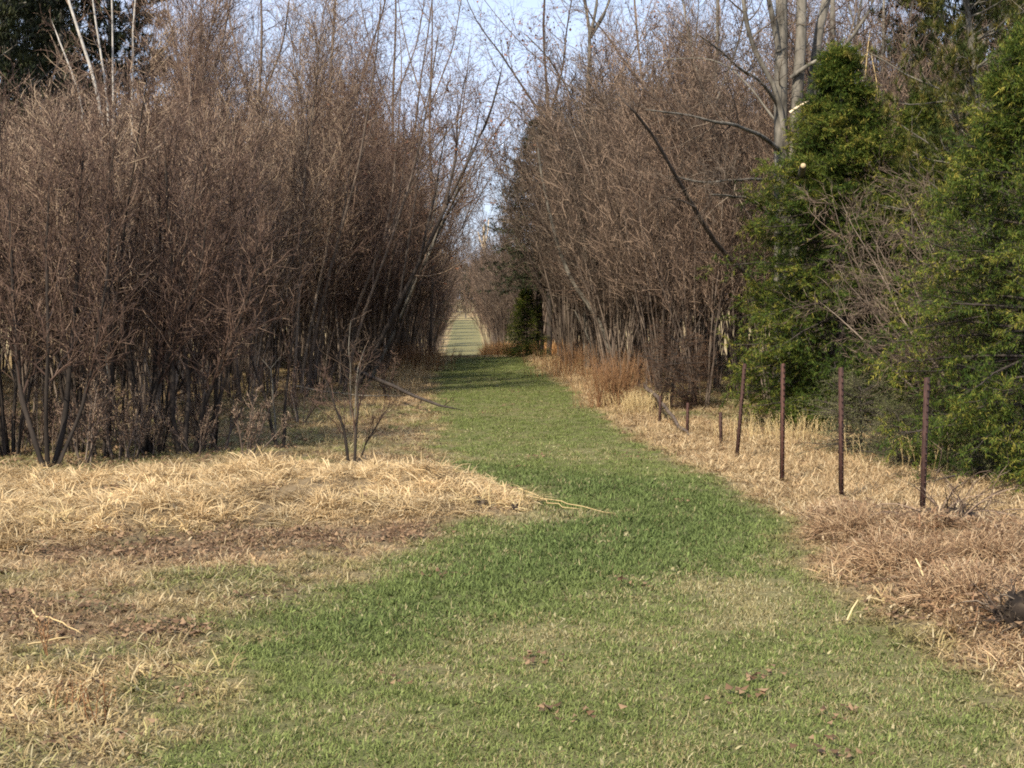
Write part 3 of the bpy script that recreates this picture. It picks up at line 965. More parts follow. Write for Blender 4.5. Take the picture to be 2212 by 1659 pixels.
def twiggery(g, limbs, rads, l1=8, l2=6, l3=2, len1=0.9, up=0.02, t0=0.25, ang=(30, 60), fine=0.0035, leafg=None, leafn=0, tone=(0.3, 0.9), leafsize=0.05):
    """branches, twigs and optional dead leaves on a set of polylines (lists of (K,3) arrays)"""
    for pts, rad in zip(limbs, rads):
        pts, rad = pts[None], rad[None]
        p, d, pr, t, _ = spawn(pts, rad, l1, t0, 1.0, ang)
        L = len1 * (1.2 - 0.7 * t) * (0.5 + 0.8 * rng.random(len(p)))
        b1 = grow(p, d, L, 6, 0.16, up)
        r1 = taper(np.minimum(pr * 0.5, 0.016), np.full(len(p), 0.003), 6)
        tubes(g, b1, r1, 3, tone[0] + (tone[1] - tone[0]) * rng.random(len(p)))
        p, d, pr, t, _ = spawn(b1, r1, l2, 0.15, 1.0, (25, 60))
        b2 = grow(p, d, len1 * 0.4 * (0.4 + 0.9 * rng.random(len(p))), 4, 0.2, up)
        r2 = taper(np.minimum(pr * 0.6, 0.006), np.full(len(p), 0.0022), 4)
        tubes(g, b2, r2, 3, tone[0] + (tone[1] - tone[0]) * rng.random(len(p)))
        if l3:
            p, d, pr, t, _ = spawn(b2, r2, l3, 0.1, 1.0, (25, 65))
            b3 = grow(p, d, len1 * 0.17 * (0.4 + 0.9 * rng.random(len(p))), 3, 0.2, up)
            tubes(g, b3, taper(np.full(len(p), fine), np.full(len(p), 0.0012), 3), 3, tone[0] + (tone[1] - tone[0]) * rng.random(len(p)))
            if leafg is not None and leafn:
                q = b3[:, -1]
                q = q[rng.random(len(q)) < leafn]
                leaves(leafg, q, leafsize, rng.random(len(q)))

def rooted(me_list, base):
    """shift meshes drawn in world space so their thing stands at its own foot"""
    for me in me_list:
        n = len(me.vertices)
        co = np.empty(n * 3, np.float32)
        me.vertices.foreach_get("co", co)
        co = co.reshape(-1, 3) - np.asarray(base, np.float32)[None]
        me.vertices.foreach_set("co", co.ravel())
        me.update()

def path_tree(name, label, cat, Y, trunks, limbs, mat, twmat, tk, twtone=(0.3, 0.9), leafmat=None, group=None, side=8, dYs=None):
    """trunks and limbs: (path, r0, r1[, depth change]); tk: twiggery settings"""
    meshes, lines, rads = [], [], []
    for kind, lst in (("trunk", trunks), ("limb", limbs)):
        for it in lst:
            path, r0, r1 = it[:3]
            dY = it[3] if len(it) > 3 else 0.0
            P = limb_pts(path, Y + (it[4] if len(it) > 4 else 0.0), 16, dY=dY)
            rr = np.linspace(r0, r1, 16) * (1 + 0.06 * rng.normal(size=16))
            g = Geo()
            tubes(g, P[None], rr[None], side if kind == "trunk" else 6, 0.5)
            meshes.append((kind, g.mesh(name + "_" + kind, mat, True)))
            lines.append(P)
            rads.append(rr)
    if tk:
        g = Geo()
        lg = Geo() if leafmat else None
        twiggery(g, lines, rads, leafg=lg, **tk)
        meshes.append(("twigs", g.mesh(name + "_twigs", twmat), "stuff"))
        if lg and lg.n:
            meshes.append(("leaves", lg.mesh(name + "_leaves", leafmat), "stuff"))
    base = lines[0][0].copy()
    rooted([m[1] for m in meshes], base)
    return thing(name, meshes, label, cat, tuple(base), group=group)

def foot(px, Y):
    """photo y of the ground at distance Y below photo x (so that trunks start in the soil)"""
    x = at(px, 700, Y)[0]
    z = tz(x, Y) - 0.08
    d = np.array([x, Y, z - CAM_Z]) @ _rot
    return H_ / 2 - d[1] / -d[2] * F_

# the grey tree of several trunks behind the spruce
Yg = 22.3
path_tree("grey_tree", "large grey multi trunk bare tree rising behind the green spruce", "tree", Yg,
    [([(1694, foot(1694, Yg)), (1690, 700), (1686, 480), (1690, 320), (1684, 160), (1690, 20), (1686, -200), (1690, -600)], .13, .06),
     ([(1712, foot(1712, Yg)), (1716, 600), (1713, 340), (1720, 210), (1738, 60), (1728, -60), (1740, -300), (1760, -650)], .105, .05, 0.2, -0.1),
     ([(1722, foot(1722, Yg)), (1730, 420), (1752, 220), (1756, 90), (1790, 0), (1830, -160), (1850, -500)], .10, .04, 0.5, 0.2)],
    [([(1697, 318), (1684, 200), (1662, 165), (1625, 110), (1604, 10), (1592, -160), (1560, -400)], .042, .02, -0.5, -.1),
     ([(1682, 110), (1668, 40), (1655, -40), (1640, -300)], .045, .02, -0.3, -.1),
     ([(1708, 168), (1750, 138), (1800, 118), (1842, 84), (1885, 10), (1900, -120)], .034, .012, -0.6, -.1),
     ([(1680, 322), (1640, 292), (1600, 272), (1545, 262), (1470, 246), (1390, 236)], .036, .010, -2.4, -.12),
     ([(1682, 392), (1630, 384), (1585, 392), (1520, 394), (1440, 380)], .028, .008, -2.0, -.12),
     ([(1684, 486), (1645, 448), (1602, 424), (1570, 422), (1530, 420)], .036, .010, -2.6, -.12),
     ([(1680, 230), (1640, 170), (1600, 150), (1560, 110), (1500, 70)], .028, .008, -1.8, -.1),
     ([(1676, 262), (1630, 200), (1585, 150), (1520, 122), (1400, 132)], .018, .005, 0.8, .1)],
    M_BARK_GREY, M_TWIG_GREY, dict(l1=13, l2=7, l3=2, len1=1.0, up=0.04, t0=0.3, tone=(0.35, 1.0)), side=10)
# its broken pale stub and the cut branch end
g = Geo()
tubes(g, limb_pts([(1706, 244), (1724, 230), (1748, 218)], 22.0, 5)[None], np.array([[.024, .021, .018, .015, .012]]), 7, 0.6, point=False, cap=True)
me = g.mesh("broken_stub", M_PALEWOOD)
p0 = at(1706, 244, 22.0)
rooted([me], p0)
gt = [o for o in bpy.data.objects if o.name.startswith("grey_tree")][0]
o = obj("broken_stub", me, gt)
o.location = Vector(p0) - gt.location

path_tree("dead_leaning_tree", "thin black dead tree leaning out to the left from behind the green spruce", "tree", 22.4,
    [([(1760, foot(1760, 22.4)), (1700, 700), (1626, 598), (1575, 562), (1520, 505), (1503, 445), (1455, 378), (1425, 310), (1385, 255), (1330, 200)], .055, .014, -3.2)],
    [([(1503, 448), (1470, 432), (1420, 425)], .014, .005, -0.2, -2.0), ([(1575, 562), (1540, 545), (1500, 545)], .012, .004, -0.3, -1.4)],
    M_BARK_DARK, M_TWIG_GREY, dict(l1=7, l2=4, l3=2, len1=0.6, up=0.0, t0=0.4, tone=(0.1, 0.6)))

# clumps whose stems can be followed one by one in the photograph
def stem_clump(name, label, foot_px, stems, mat=M_STEM_SHADED, tk=None, group="front row shrubs of the left thicket"):
    Y = gnd(*foot_px)[1]
    tr = [([(p[0][0], foot(p[0][0], Y))] + p[1:], r0, r1, dy, oy) for p, r0, r1, dy, oy in stems]
    path_tree(name, label, "shrub", Y, tr, [], mat, M_TWIG_RED, tk or dict(l1=24, l2=9, l3=2, len1=0.85, up=0.08, t0=0.28, ang=(15, 42), fine=0.0038, tone=(0.1, .8)), group=group, side=6)
stem_clump("clump_shrub", "dark V shaped shrub clump standing furthest forward in the straw grass at left", (109, 1018), [
    ([(107, 0), (82, 976), (58, 915), (44, 863), (38, 720), (25, 560), (15, 400)], .032, .010, .3, 0),
    ([(111, 0), (134, 968), (141, 900), (152, 750), (166, 600), (172, 430), (180, 300)], .034, .010, .5, .05),
    ([(105, 0), (100, 960), (96, 880), (104, 740), (98, 560), (106, 380)], .026, .009, -.2, .02),
    ([(113, 0), (150, 955), (176, 880), (205, 760), (228, 620), (240, 450)], .024, .008, .2, .04)])
stem_clump("clump_shrub", "tall dark stem forking high up, standing left of the cup shaped clump", (226, 985), [
    ([(226, 0), (231, 930), (238, 863), (244, 782), (252, 722), (260, 653), (264, 588), (254, 530), (240, 400), (236, 260)], .036, .010, .3, 0),
    ([(264, 588), (284, 548), (300, 480), (312, 360), (316, 250)], .018, .007, .2, .2)])
stem_clump("clump_shrub", "bare shrub with slanting stems, two of them pale, left of the cup shaped clump", (300, 985), [
    ([(296, 0), (310, 930), (326, 890), (336, 800), (335, 742), (338, 620), (345, 450), (340, 300)], .034, .010, .4, 0),
    ([(302, 0), (318, 940), (324, 879), (347, 815), (368, 766), (400, 700), (430, 600), (445, 470)], .026, .008, -.3, .05),
    ([(322, 0), (335, 930), (352, 890), (388, 838), (428, 778), (470, 700), (500, 600)], .026, .008, .2, .1)])
stem_clump("clump_shrub", "cup shaped shrub clump with thick curved dark stems at the thicket front", (400, 988), [
    ([(390, 0), (378, 940), (371, 863), (374, 802), (366, 700), (372, 560), (360, 400), (352, 280)], .036, .010, .3, 0),
    ([(400, 0), (403, 920), (412, 850), (400, 780), (382, 730), (404, 680), (425, 590), (440, 450), (446, 320)], .034, .010, .4, .05),
    ([(410, 0), (435, 935), (430, 890), (444, 870), (464, 822), (488, 770), (508, 725), (545, 620), (560, 500)], .036, .009, .1, .1),
    ([(414, 0), (440, 950), (470, 880), (500, 780), (520, 650), (530, 500), (535, 380)], .022, .008, .5, .1)])
stem_clump("clump_shrub", "pair of short dark forked stems in the open grass right of the cup shaped clump", (605, 972), [
    ([(602, 0), (590, 930), (580, 880), (562, 830), (545, 780), (540, 700)], .026, .007, .2, 0),
    ([(612, 0), (618, 920), (615, 860), (624, 790), (640, 700), (645, 600)], .026, .007, .2, .05)],
    tk=dict(l1=9, l2=6, l3=2, len1=0.5, up=0.08, t0=0.4, ang=(15, 42), fine=0.0034, tone=(0.1, .8)))
stem_clump("clump_shrub", "low dark forked stem clump nearest to the mown strip on the left", (760, 1000), [
    ([(756, 0), (745, 930), (728, 890), (716, 850), (700, 815)], .022, .007, .1, 0),
    ([(764, 0), (768, 930), (775, 880), (770, 830), (785, 780)], .020, .007, .1, .05),
    ([(766, 0), (790, 960), (815, 915), (835, 885)], .014, .005, -.1, .05)],
    tk=dict(l1=8, l2=5, l3=2, len1=0.4, up=0.06, t0=0.3, ang=(15, 45), fine=0.003, tone=(0.1, .7)))
# leaning trunks on the left
path_tree("dark_leaning_tree", "dark trunk leaning right from the left thicket, the darker of the leaning pair", "tree", 31.0,
    [([(770, foot(770, 31)), (800, 780), (845, 690), (890, 600), (930, 520), (965, 440), (1010, 350), (1045, 280), (1075, 190), (1090, 120)], .06, .014, -1.0)],
    [([(905, 570), (935, 440), (955, 330), (975, 230)], .035, .010, 0.5), ([(965, 440), (985, 340), (990, 240), (1010, 150)], .03, .010, 0.2, -.6),
     ([(860, 660), (880, 540), (900, 420), (905, 300)], .03, .010, 0.7)],
    M_BARK_DARK, M_TWIG_RED, dict(l1=13, l2=8, l3=3, len1=1.5, up=0.05, t0=0.3, fine=0.004, leafn=.05, leafsize=.08), leafmat=M_RUSTLEAF)
path_tree("grey_leaning_tree", "lighter grey trunk leaning right over the strip beside the dark leaning one", "tree", 32.0,
    [([(792, foot(792, 32)), (822, 780), (868, 680), (912, 580), (950, 500), (990, 410), (1020, 320), (1040, 220)], .045, .012, -1.0)],
    [([(925, 550), (960, 470), (1000, 420), (1035, 330)], .028, .008, -0.5), ([(868, 680), (905, 560), (935, 480), (950, 380)], .028, .008, 0.6)],
    M_BARK_GREY, M_TWIG_RED, dict(l1=11, l2=8, l3=3, len1=1.3, up=0.05, t0=0.35, fine=0.004))
path_tree("arching_tree", "slender pale brown tree arching right above the pair of leaning trunks", "tree", 30.0,
    [([(700, foot(700, 30)), (735, 760), (780, 640), (830, 520), (880, 420), (930, 330), (985, 260), (1030, 215)], .035, .010, -1.0)],
    [([(830, 520), (850, 400), (858, 280), (870, 150), (860, 40)], .025, .008, 0.5)],
    M_STEM, M_TWIG_RED, dict(l1=12, l2=8, l3=3, len1=1.1, up=0.06, t0=0.3))

for k, (f_, path, Y, lab) in enumerate([
        (740, [(762, 760), (800, 640), (845, 520), (885, 400), (915, 280), (935, 150), (950, 40)], 28.0, "slender dark stem leaning right just behind the low twiggy shrub"),
        (830, [(848, 760), (885, 650), (930, 530), (985, 420), (1040, 330), (1085, 260), (1120, 230)], 36.0, "thin stem leaning furthest right over the strip, with rusty leaves at its tip"),
        (860, [(872, 740), (905, 620), (945, 500), (975, 380), (995, 260), (1010, 160), (1020, 60)], 39.0, "thin upright stem at the left side of the sky gap"),
        (880, [(892, 740), (925, 640), (965, 560), (1005, 480), (1030, 400), (1045, 330)], 42.0, "short thin stem leaning into the sky gap above the far strip"),
        (660, [(672, 760), (700, 640), (735, 500), (775, 360), (800, 220), (815, 90), (825, -40)], 26.5, "slender stem fanning out right in the middle of the left thicket"),
        (800, [(812, 760), (838, 620), (862, 480), (890, 340), (905, 200), (925, 70), (940, -60)], 33.0, "tall slender stem fanning up towards the sky left of the gap")]):
    path_tree("leaning_stem", lab, "tree", Y, [([(f_, foot(f_, Y))] + path, .034, .010, -1.0)],
        [([path[2], (path[3][0] - 15, path[3][1] - 20), (path[4][0] - 35, path[4][1])], .016, .006, .4), ([path[3], (path[4][0] + 15, path[4][1] + 10), (path[5][0] + 40, path[5][1] + 10)], .016, .006, -.4)],
        M_STEM, M_TWIG_RED, dict(l1=14, l2=8, l3=3, len1=1.15, up=0.06, t0=0.25, fine=0.004, leafn=.02 if k != 1 else .25, leafsize=.07), leafmat=M_RUSTLEAF, group="thin stems leaning over the strip")

# taller bare trees against the sky
path_tree("tall_bare_tree", "tall bare tree with thin upright stems against the sky, above the left thicket", "tree", 36.0,
    [([(690, foot(690, 36)), (700, 600), (705, 400), (712, 200), (722, 60), (730, -120)], .07, .02)],
    [([(705, 380), (760, 240), (800, 110), (830, 20), (850, -100)], .04, .012, .5), ([(703, 450), (660, 300), (640, 150), (620, 20)], .035, .01, .6)],
    M_STEM, M_TWIG_RED, dict(l1=14, l2=8, l3=3, len1=1.5, up=0.06, t0=0.3, fine=0.0045))
path_tree("rusty_leaved_tree", "tree keeping rusty dead leaves, its trunk forking at the top of the photo", "tree", 38.0,
    [([(1268, foot(1268, 38)), (1266, 500), (1268, 300), (1272, 150), (1278, 60), (1262, 0), (1240, -120)], .085, .03)],
    [([(1276, 75), (1290, 10), (1284, -120)], .05, .02), ([(1276, 80), (1305, 30), (1335, -60), (1350, -200)], .05, .02, .5),
     ([(1270, 300), (1330, 180), (1380, 90), (1420, 0)], .035, .01, .5), ([(1268, 280), (1220, 180), (1180, 120), (1130, 70)], .03, .01, -.8)],
    M_BARK_GREY, M_TWIG_RED, dict(l1=12, l2=8, l3=3, len1=1.25, up=0.03, t0=0.35, fine=0.004, leafn=0.4, leafsize=0.085), leafmat=M_RUSTLEAF)
path_tree("forked_dark_tree", "dark forked bare tree rising behind the ragged conifer top", "tree", 50.0,
    [([(1186, foot(1186, 50)), (1188, 400), (1186, 240), (1180, 170), (1172, 60), (1180, -60)], .09, .03)],
    [([(1187, 250), (1215, 150), (1225, 60), (1240, -40)], .05, .015), ([(1186, 270), (1130, 190), (1085, 120), (1030, 50), (1000, -20)], .05, .012),
     ([(1186, 300), (1130, 240), (1080, 200)], .03, .01)],
    M_BARK_DARK, M_TWIG_RED, dict(l1=12, l2=8, l3=2, len1=1.9, up=0.04, t0=0.3, fine=0.005, leafn=0.22, leafsize=0.10), leafmat=M_RUSTLEAF)
path_tree("drooping_branch_tree", "bare tree whose long thin dark limb slants over the sky gap from the right", "tree", 32.0,
    [([(1420, foot(1420, 32)), (1418, 500), (1400, 300), (1380, 120), (1370, 0), (1360, -200)], .04, .015)],
    [([(1400, 300), (1290, 240), (1200, 160), (1120, 90), (1060, 20), (1010, -60)], .018, .006, -1),
     ([(1385, 180), (1320, 90), (1270, 30), (1230, -80)], .025, .008, -.5), ([(1410, 400), (1470, 250), (1500, 120), (1510, -20)], .03, .01, .4)],
    M_STEM, M_TWIG_GREY, dict(l1=12, l2=8, l3=2, len1=1.3, up=0.02, t0=0.25))
for k, (px, top, Y, lab) in enumerate([(1545, -200, 30, "straight grey trunk at the top of the photo left of the multi trunk tree"),
                                       (1795, -250, 27, "thick grey trunk behind the top of the green spruce"),
                                       (1905, -220, 29, "slender grey trunk between green spruce and tall pine"),
                                       (560, -60, 33, "bare tree with upright crown above the middle of the left thicket"),
                                       (430, -20, 31, "bare tree with thin crown above the left thicket, nearer to the dark pines"),
                                       (850, -150, 42, "thin bare tree against the sky just left of the sky gap"),
                                       (930, -60, 48, "pale thin bare tree in the sky gap behind the leaning trunks")]):
    w = 0.09 if px in (1795,) else 0.055
    path_tree("bare_tree", lab, "tree", Y,
        [([(px, foot(px, Y)), (px + 6, 500), (px - 4, 250), (px + 5, 80), (px + 2, top)], w, w * .35)],
        [([(px - 2, 260), (px - 45, 130), (px - 70, 10), (px - 80, -100)], w * .5, .01, .5), ([(px + 2, 220), (px + 50, 100), (px + 70, -20), (px + 75, -120)], w * .5, .01, -.5)],
        M_BARK_GREY if px > 1000 else M_STEM, M_TWIG_RED, dict(l1=12, l2=8, l3=2, len1=1.3, up=0.06, t0=0.3, fine=0.004), group=None)

# pale birches at the top left
for k, (path, Y, lab) in enumerate([
        ([(230, 0), (222, 230), (205, 170), (185, 110), (160, 50), (140, -20), (120, -120)], 27.0, "white birch stem leaning left before the dark pines, the thickest of the birches"),
        ([(236, 0), (238, 260), (228, 180), (212, 90), (200, 20), (190, -80)], 27.4, "thin white birch stem just right of the thickest birch"),
        ([(246, 0), (246, 250), (244, 120), (243, 0), (240, -120)], 28.0, "straight upright thin birch stem before the dark pines"),
        ([(284, 0), (284, 250), (288, 120), (286, 60), (300, -60)], 28.6, "thin birch stem furthest right, at the edge of the dark pines"),
        ([(190, 0), (178, 210), (160, 160), (135, 110), (110, 40)], 27.8, "faint thin birch stem leaning furthest to the left")]):
    path[0] = (path[0][0], foot(path[0][0], Y))
    w = 0.05 if k == 0 else 0.03
    path_tree("birch", lab, "tree", Y, [(path, w, w * .45)], [], M_BIRCH, M_TWIG_RED, dict(l1=16, l2=6, l3=2, len1=0.7, up=0.08, t0=0.45), group="birches at the top left")

# pale trunks inside the right thicket
path_tree("pale_leaning_tree", "pale grey trunk leaning left inside the right thicket", "tree", 33.0,
    [([(1345, foot(1345, 33)), (1292, 688), (1252, 630), (1225, 590), (1205, 530), (1190, 470), (1170, 380), (1160, 300)], .07, .02)], [],
    M_BARK_GREY, M_TWIG_GREY, dict(l1=14, l2=6, l3=2, len1=0.9, t0=0.3))
path_tree("pale_broken_tree", "short pale broken trunk low in the right thicket beside the strip", "tree", 36.0,
    [([(1300, foot(1300, 36)), (1268, 722), (1250, 690), (1240, 668)], .035, .02)], [], M_BARK_GREY, M_TWIG_GREY, dict(l1=4, l2=3, l3=1, len1=0.5, t0=0.3))
path_tree("dead_forked_snag", "pale tan dead snag with forked top in the gap of the far strip", "tree", 236.0,
    [([(1052, foot(1052, 236)), (1050, 600), (1048, 550), (1045, 510), (1046, 480)], .34, .16)],
    [([(1048, 548), (1038, 520), (1032, 500)], .18, .10), ([(1047, 530), (1054, 500), (1056, 470)], .14, .08)], M_PALEWOOD, M_TWIG_GREY,
    dict(l1=5, l2=3, l3=1, len1=2.2, t0=0.6))
path_tree("pale_sapling", "pale sapling stem with a reddish foot among the small shrubs", "sapling", 19.5,
    [([(598, foot(598, 19.5)), (592, 880), (588, 830), (585, 790)], .014, .011)], [([(586, 800), (566, 776)], .008, .004), ([(586, 795), (606, 770)], .008, .004)],
    M_BARK_GREY, M_TWIG_GREY, dict(l1=4, l2=3, l3=1, len1=0.35, t0=0.5))
path_tree("pale_sapling", "pale bare sapling with two thin stems above the low twiggy shrub", "sapling", 21.5,
    [([(760, foot(760, 21.5)), (758, 860), (756, 800), (752, 740), (758, 690)], .012, .005), ([(768, foot(768, 21.5)), (768, 850), (772, 800), (788, 750)], .011, .005)], [],
    M_BARK_GREY, M_TWIG_GREY, dict(l1=9, l2=4, l3=1, len1=0.5, t0=0.4))

# ------------------------------------------------------------------ conifers
def spruce_meshes(name, H, Rmax, mat, seed, prof=None, dens=1.0, skirt=0.05, nl=0.032, nw=0.0085, ragged=0.15, whorl=0.2, bark=M_BARK_DARK, m2=17, m3=4, nn=8):
    r = np.random.default_rng(seed)
    prof = prof or [(0, .75), (.12, 1.0), (.35, .92), (.6, .62), (.85, .26), (1, .03)]
    tp = grow(np.array([[0, 0, -0.1]]), np.array([[0, 0, 1.0]]), np.array([H + .1]), 14, 0.012, 0.02, r)
    trd = taper([0.012 * H + .02], [0.008], 14)
    gt = Geo()
    tubes(gt, tp, trd, 8, 0.5)
    zs = np.arange(skirt * H, H * 0.985, whorl)
    P, D, L, T = [], [], [], []
    for z in zs:
        nb = int(r.integers(8, 11) * dens)
        f = z / H
        rad = Rmax * np.interp(f, [a for a, _ in prof], [b for _, b in prof])
        a = r.random(nb) * 2 * math.pi
        ax = np.interp(z, tp[0, :, 2], tp[0, :, 0])
        ay = np.interp(z, tp[0, :, 2], tp[0, :, 1])
        el = np.interp(f, [0, .3, .7, 1], [-0.12, -0.02, 0.25, 0.9])
        P.append(np.stack([np.full(nb, ax), np.full(nb, ay), z + whorl * 0.45 * (r.random(nb) - .5)], -1))
        D.append(np.stack([np.cos(a), np.sin(a), np.full(nb, el) + 0.1 * r.normal(size=nb)], -1))
        L.append(rad * (1 - ragged + 2 * ragged * r.random(nb)))
        T.append(np.full(nb, f))
    P, D, L, T = (np.concatenate(q) for q in (P, D, L, T))
    b = grow(P, D, L + 0.05, 6, 0.07, -0.045, r)
    b[:, 3:, 2] += (np.array([0.01, 0.03, 0.07])[None] * L[:, None])       # tips turn up
    br = taper(0.004 + 0.010 * L, np.full(len(L), 0.003), 6)
    gb = Geo()
    tubes(gb, b, br, 4, 0.5)
    gn = Geo()
    M2 = m2
    p, d, pr, t, pi = spawn(b, br, M2, 0.18, 1.0, (35, 65), r, spread=0.8)
    t2 = t
    L2 = (0.16 + 0.30 * L[pi] * (1.08 - t)) * (0.6 + 0.7 * r.random(len(p)))
    s2 = grow(p, d, L2, 4, 0.08, -0.05, r)
    r2 = taper(np.full(len(p), .003), np.full(len(p), .002), 4)
    tubes(gb, s2, r2, 3, 0.5)
    p, d, pr, t, pi3 = spawn(s2, r2, m3, 0.15, 0.95, (30, 60), r, spread=0.5)
    L3 = (0.06 + 0.08 * r.random(len(p)))
    s3 = grow(p, d, L3, 3, 0.05, -0.03, r)
    btone = r.random(len(b))
    tw_tone = 0.40 * r.random(len(s3)) + 0.35 * btone[pi[pi3]] + 0.25 * t2[pi3] ** 2
    def needles(S, n, tone0):
        N, K, _ = S.shape
        q, dd, _, tt, pj = spawn(S, np.zeros((N, K)), n, 0.0, 1.05, (35, 60), r)
        ln = nl * (0.8 + 0.5 * r.random(len(q)))[:, None]
        u, v = frames(unit(dd))
        w = unit(u + 0.5 * r.normal(size=u.shape)) * nw * 0.5
        V = np.stack([q - w, q + w, q + unit(dd) * ln], 1)
        f = (np.arange(len(q)) * 3)[:, None] + np.arange(3)[None]
        tone = np.clip(tone0[pj] + 0.15 * r.normal(size=len(q)), 0, 1)
        gn.add(V.reshape(-1, 3), [f], np.repeat(tone, 3))
    needles(s3, nn, tw_tone)
    needles(s2, 14, 0.5 * r.random(len(s2)) + 0.5 * btone[pi])
    needles(b[:, 2:], 16, btone)
    return [("trunk", gt.mesh(name + "_trunk", bark, True)), ("branches", gb.mesh(name + "_branches", bark), "stuff"), ("needles", gn.mesh(name + "_needles", mat), "stuff")]

def pine_meshes(name, H, Rmax, mat, seed, nlen=0.12, bark=M_BARK_GREY, nw=0.013, per=30, t0=0.15):
    r = np.random.default_rng(seed)
    tp = grow(np.array([[0, 0, -0.1]]), np.array([[0, 0, 1.0]]), np.array([H + .1]), 12, 0.02, 0.03, r)
    trd = taper([0.012 * H + .02], [0.012], 12)
    gt = Geo()
    tubes(gt, tp, trd, 8, 0.5)
    p, d, pr, t, _ = spawn(tp, trd, int(H * 16), t0, 0.99, (55, 85), r)
    L = Rmax * np.interp(t, [0, .3, .8, 1], [.8, 1, .5, .12]) * (0.65 + 0.6 * r.random(len(p)))
    b = grow(p, d, L, 6, 0.10, 0.05, r)
    br = taper(0.005 + 0.010 * L, np.full(len(p), .004), 6)
    gb = Geo()
    tubes(gb, b, br, 4, 0.5)
    p, d, _, t, pi = spawn(b, br, 9, 0.25, 1.0, (30, 60), r)
    s2 = grow(p, d, (0.12 + 0.28 * L[pi] * (1.1 - t)) * (0.6 + .7 * r.random(len(p))), 4, 0.12, 0.08, r)
    tubes(gb, s2, taper(np.full(len(p), .004), np.full(len(p), .003), 4), 3, 0.5)
    gn = Geo()
    e = np.concatenate([s2[:, -1], s2[:, -2], b[:, -1]])
    ed = np.concatenate([s2[:, -1] - s2[:, -2], s2[:, -2] - s2[:, -3], b[:, -1] - b[:, -2]])
    ed = np.repeat(unit(ed), per, 0)
    q = np.repeat(e, per, 0)
    dd = unit(ed * 0.8 + 0.75 * r.normal(size=q.shape))
    u, v = frames(dd)
    w = u * nw * 0.5
    V = np.stack([q - w, q + w, q + dd * (nlen * (0.7 + .5 * r.random(len(q))))[:, None]], 1)
    tone = np.clip(np.repeat(r.random(len(e)), per) + 0.15 * r.normal(size=len(q)), 0, 1)
    gn.add(V.reshape(-1, 3), [np.arange(len(q) * 3).reshape(-1, 3)], np.repeat(tone, 3))
    return [("trunk", gt.mesh(name + "_trunk", bark, True)), ("branches", gb.mesh(name + "_branches", bark), "stuff"), ("needles", gn.mesh(name + "_needles", mat), "stuff")]

SPR1 = spruce_meshes("spruce", 5.1, 1.06, M_SPRUCE, 700, prof=[(0, .85), (.05, 1.0), (.2, 1.32), (.42, 1.34), (.54, 1.08), (.7, .66), (.84, .30), (.94, .10), (1, .02)], ragged=.3, dens=1.8, whorl=0.24, nl=0.050, nw=0.0135, nn=10, m2=16)
SPR2 = spruce_meshes("near_spruce", 4.3, 1.3, M_SPRUCE, 701, prof=[(0, .95), (.15, 1.0), (.4, .92), (.7, .5), (.88, .18), (1, .02)], ragged=.3, dens=1.8, whorl=0.24, nl=0.042, nw=0.0105, nn=10, m2=16)
SPR3 = spruce_meshes("dark_spruce", 8.5, 1.9, M_DARKCON, 702, whorl=0.30, skirt=0.3, dens=0.95, nl=0.08, nw=0.026, m2=10, m3=3, nn=6, ragged=.4)
JUN = spruce_meshes("low_juniper", 0.95, 0.6, M_JUNIPER, 703, prof=[(0, .9), (.5, 1), (.8, .7), (1, .3)], whorl=0.09, nl=0.028, nw=0.006, ragged=.4, m2=8, m3=3, nn=7)
PINE1 = pine_meshes("pine", 7.2, 1.9, M_PINE, 710)
PINE2 = pine_meshes("dark_pine", 11.0, 2.6, M_DARKCON, 711, nlen=0.20, nw=0.028, per=20, t0=0.12)

def put(kind, parts, px, Y, label, cat, rz=0, sc=1.0, group=None, tilt=(0, 0)):
    x = at(px, 650, Y)[0]
    return thing(kind, parts, label, cat, (x, Y, tz(x, Y)), rz, sc, group, tilt)

spr = put("spruce_tree", SPR1, 1818, 20.4, "tall bushy green spruce behind the rusty posts", "spruce", 0.4, 1.0)
put("spruce_tree", SPR2, 2235, 14.4, "nearest green spruce, cut off by the right edge of the photo", "spruce", 1.2, 1.0)
put("spruce_tree", SPR1, 1990, 22.6, "green spruce half hidden between the bushy spruce and the tall pine", "spruce", 2.2, .95)
put("pine_tree", PINE1, 2150, 19.6, "tall yellow green pine with pale upper trunk at the top right", "pine", 0.3, 1.0)
put("pine_tree", PINE1, 2300, 17.6, "second long needled pine at the right edge above the nearest spruce", "pine", 2.6, .9)
put("pine_tree", PINE1, 2010, 26.0, "long needled pine behind the leader twigs of the bushy spruce", "pine", 4.1, .85)
put("juniper_bush", JUN, 1862, 16.8, "low grey green juniper between the second and third nearest post", "juniper", 0, .8)
put("juniper_bush", JUN, 2045, 15.6, "low olive juniper right behind the nearest post", "juniper", 2, .7)
put("juniper_bush", JUN, 2150, 14.4, "low olive juniper at the foot of the nearest spruce", "juniper", 4, .65)
put("juniper_bush", JUN, 1945, 15.6, "small juniper tuft behind the gap of the two nearest posts", "juniper", 5, .6)

# tan bare leader twigs above the bushy spruce
path_tree("bare_leader_sapling", "thin tan bare sapling forked above the bushy spruce top", "sapling", 20.6,
    [([(1868, foot(1868, 20.6)), (1866, 500), (1866, 300), (1868, 200), (1872, 110), (1880, 60)], .018, .007)],
    [([(1820, 230), (1850, 160), (1872, 112)], .009, .006, .1), ([(1868, 210), (1900, 240), (1893, 180), (1882, 112)], .009, .006, .1)],
    M_STRAWSTALK, M_TWIG_GREY, dict(l1=6, l2=4, l3=1, len1=0.5, up=0.06, t0=0.6))
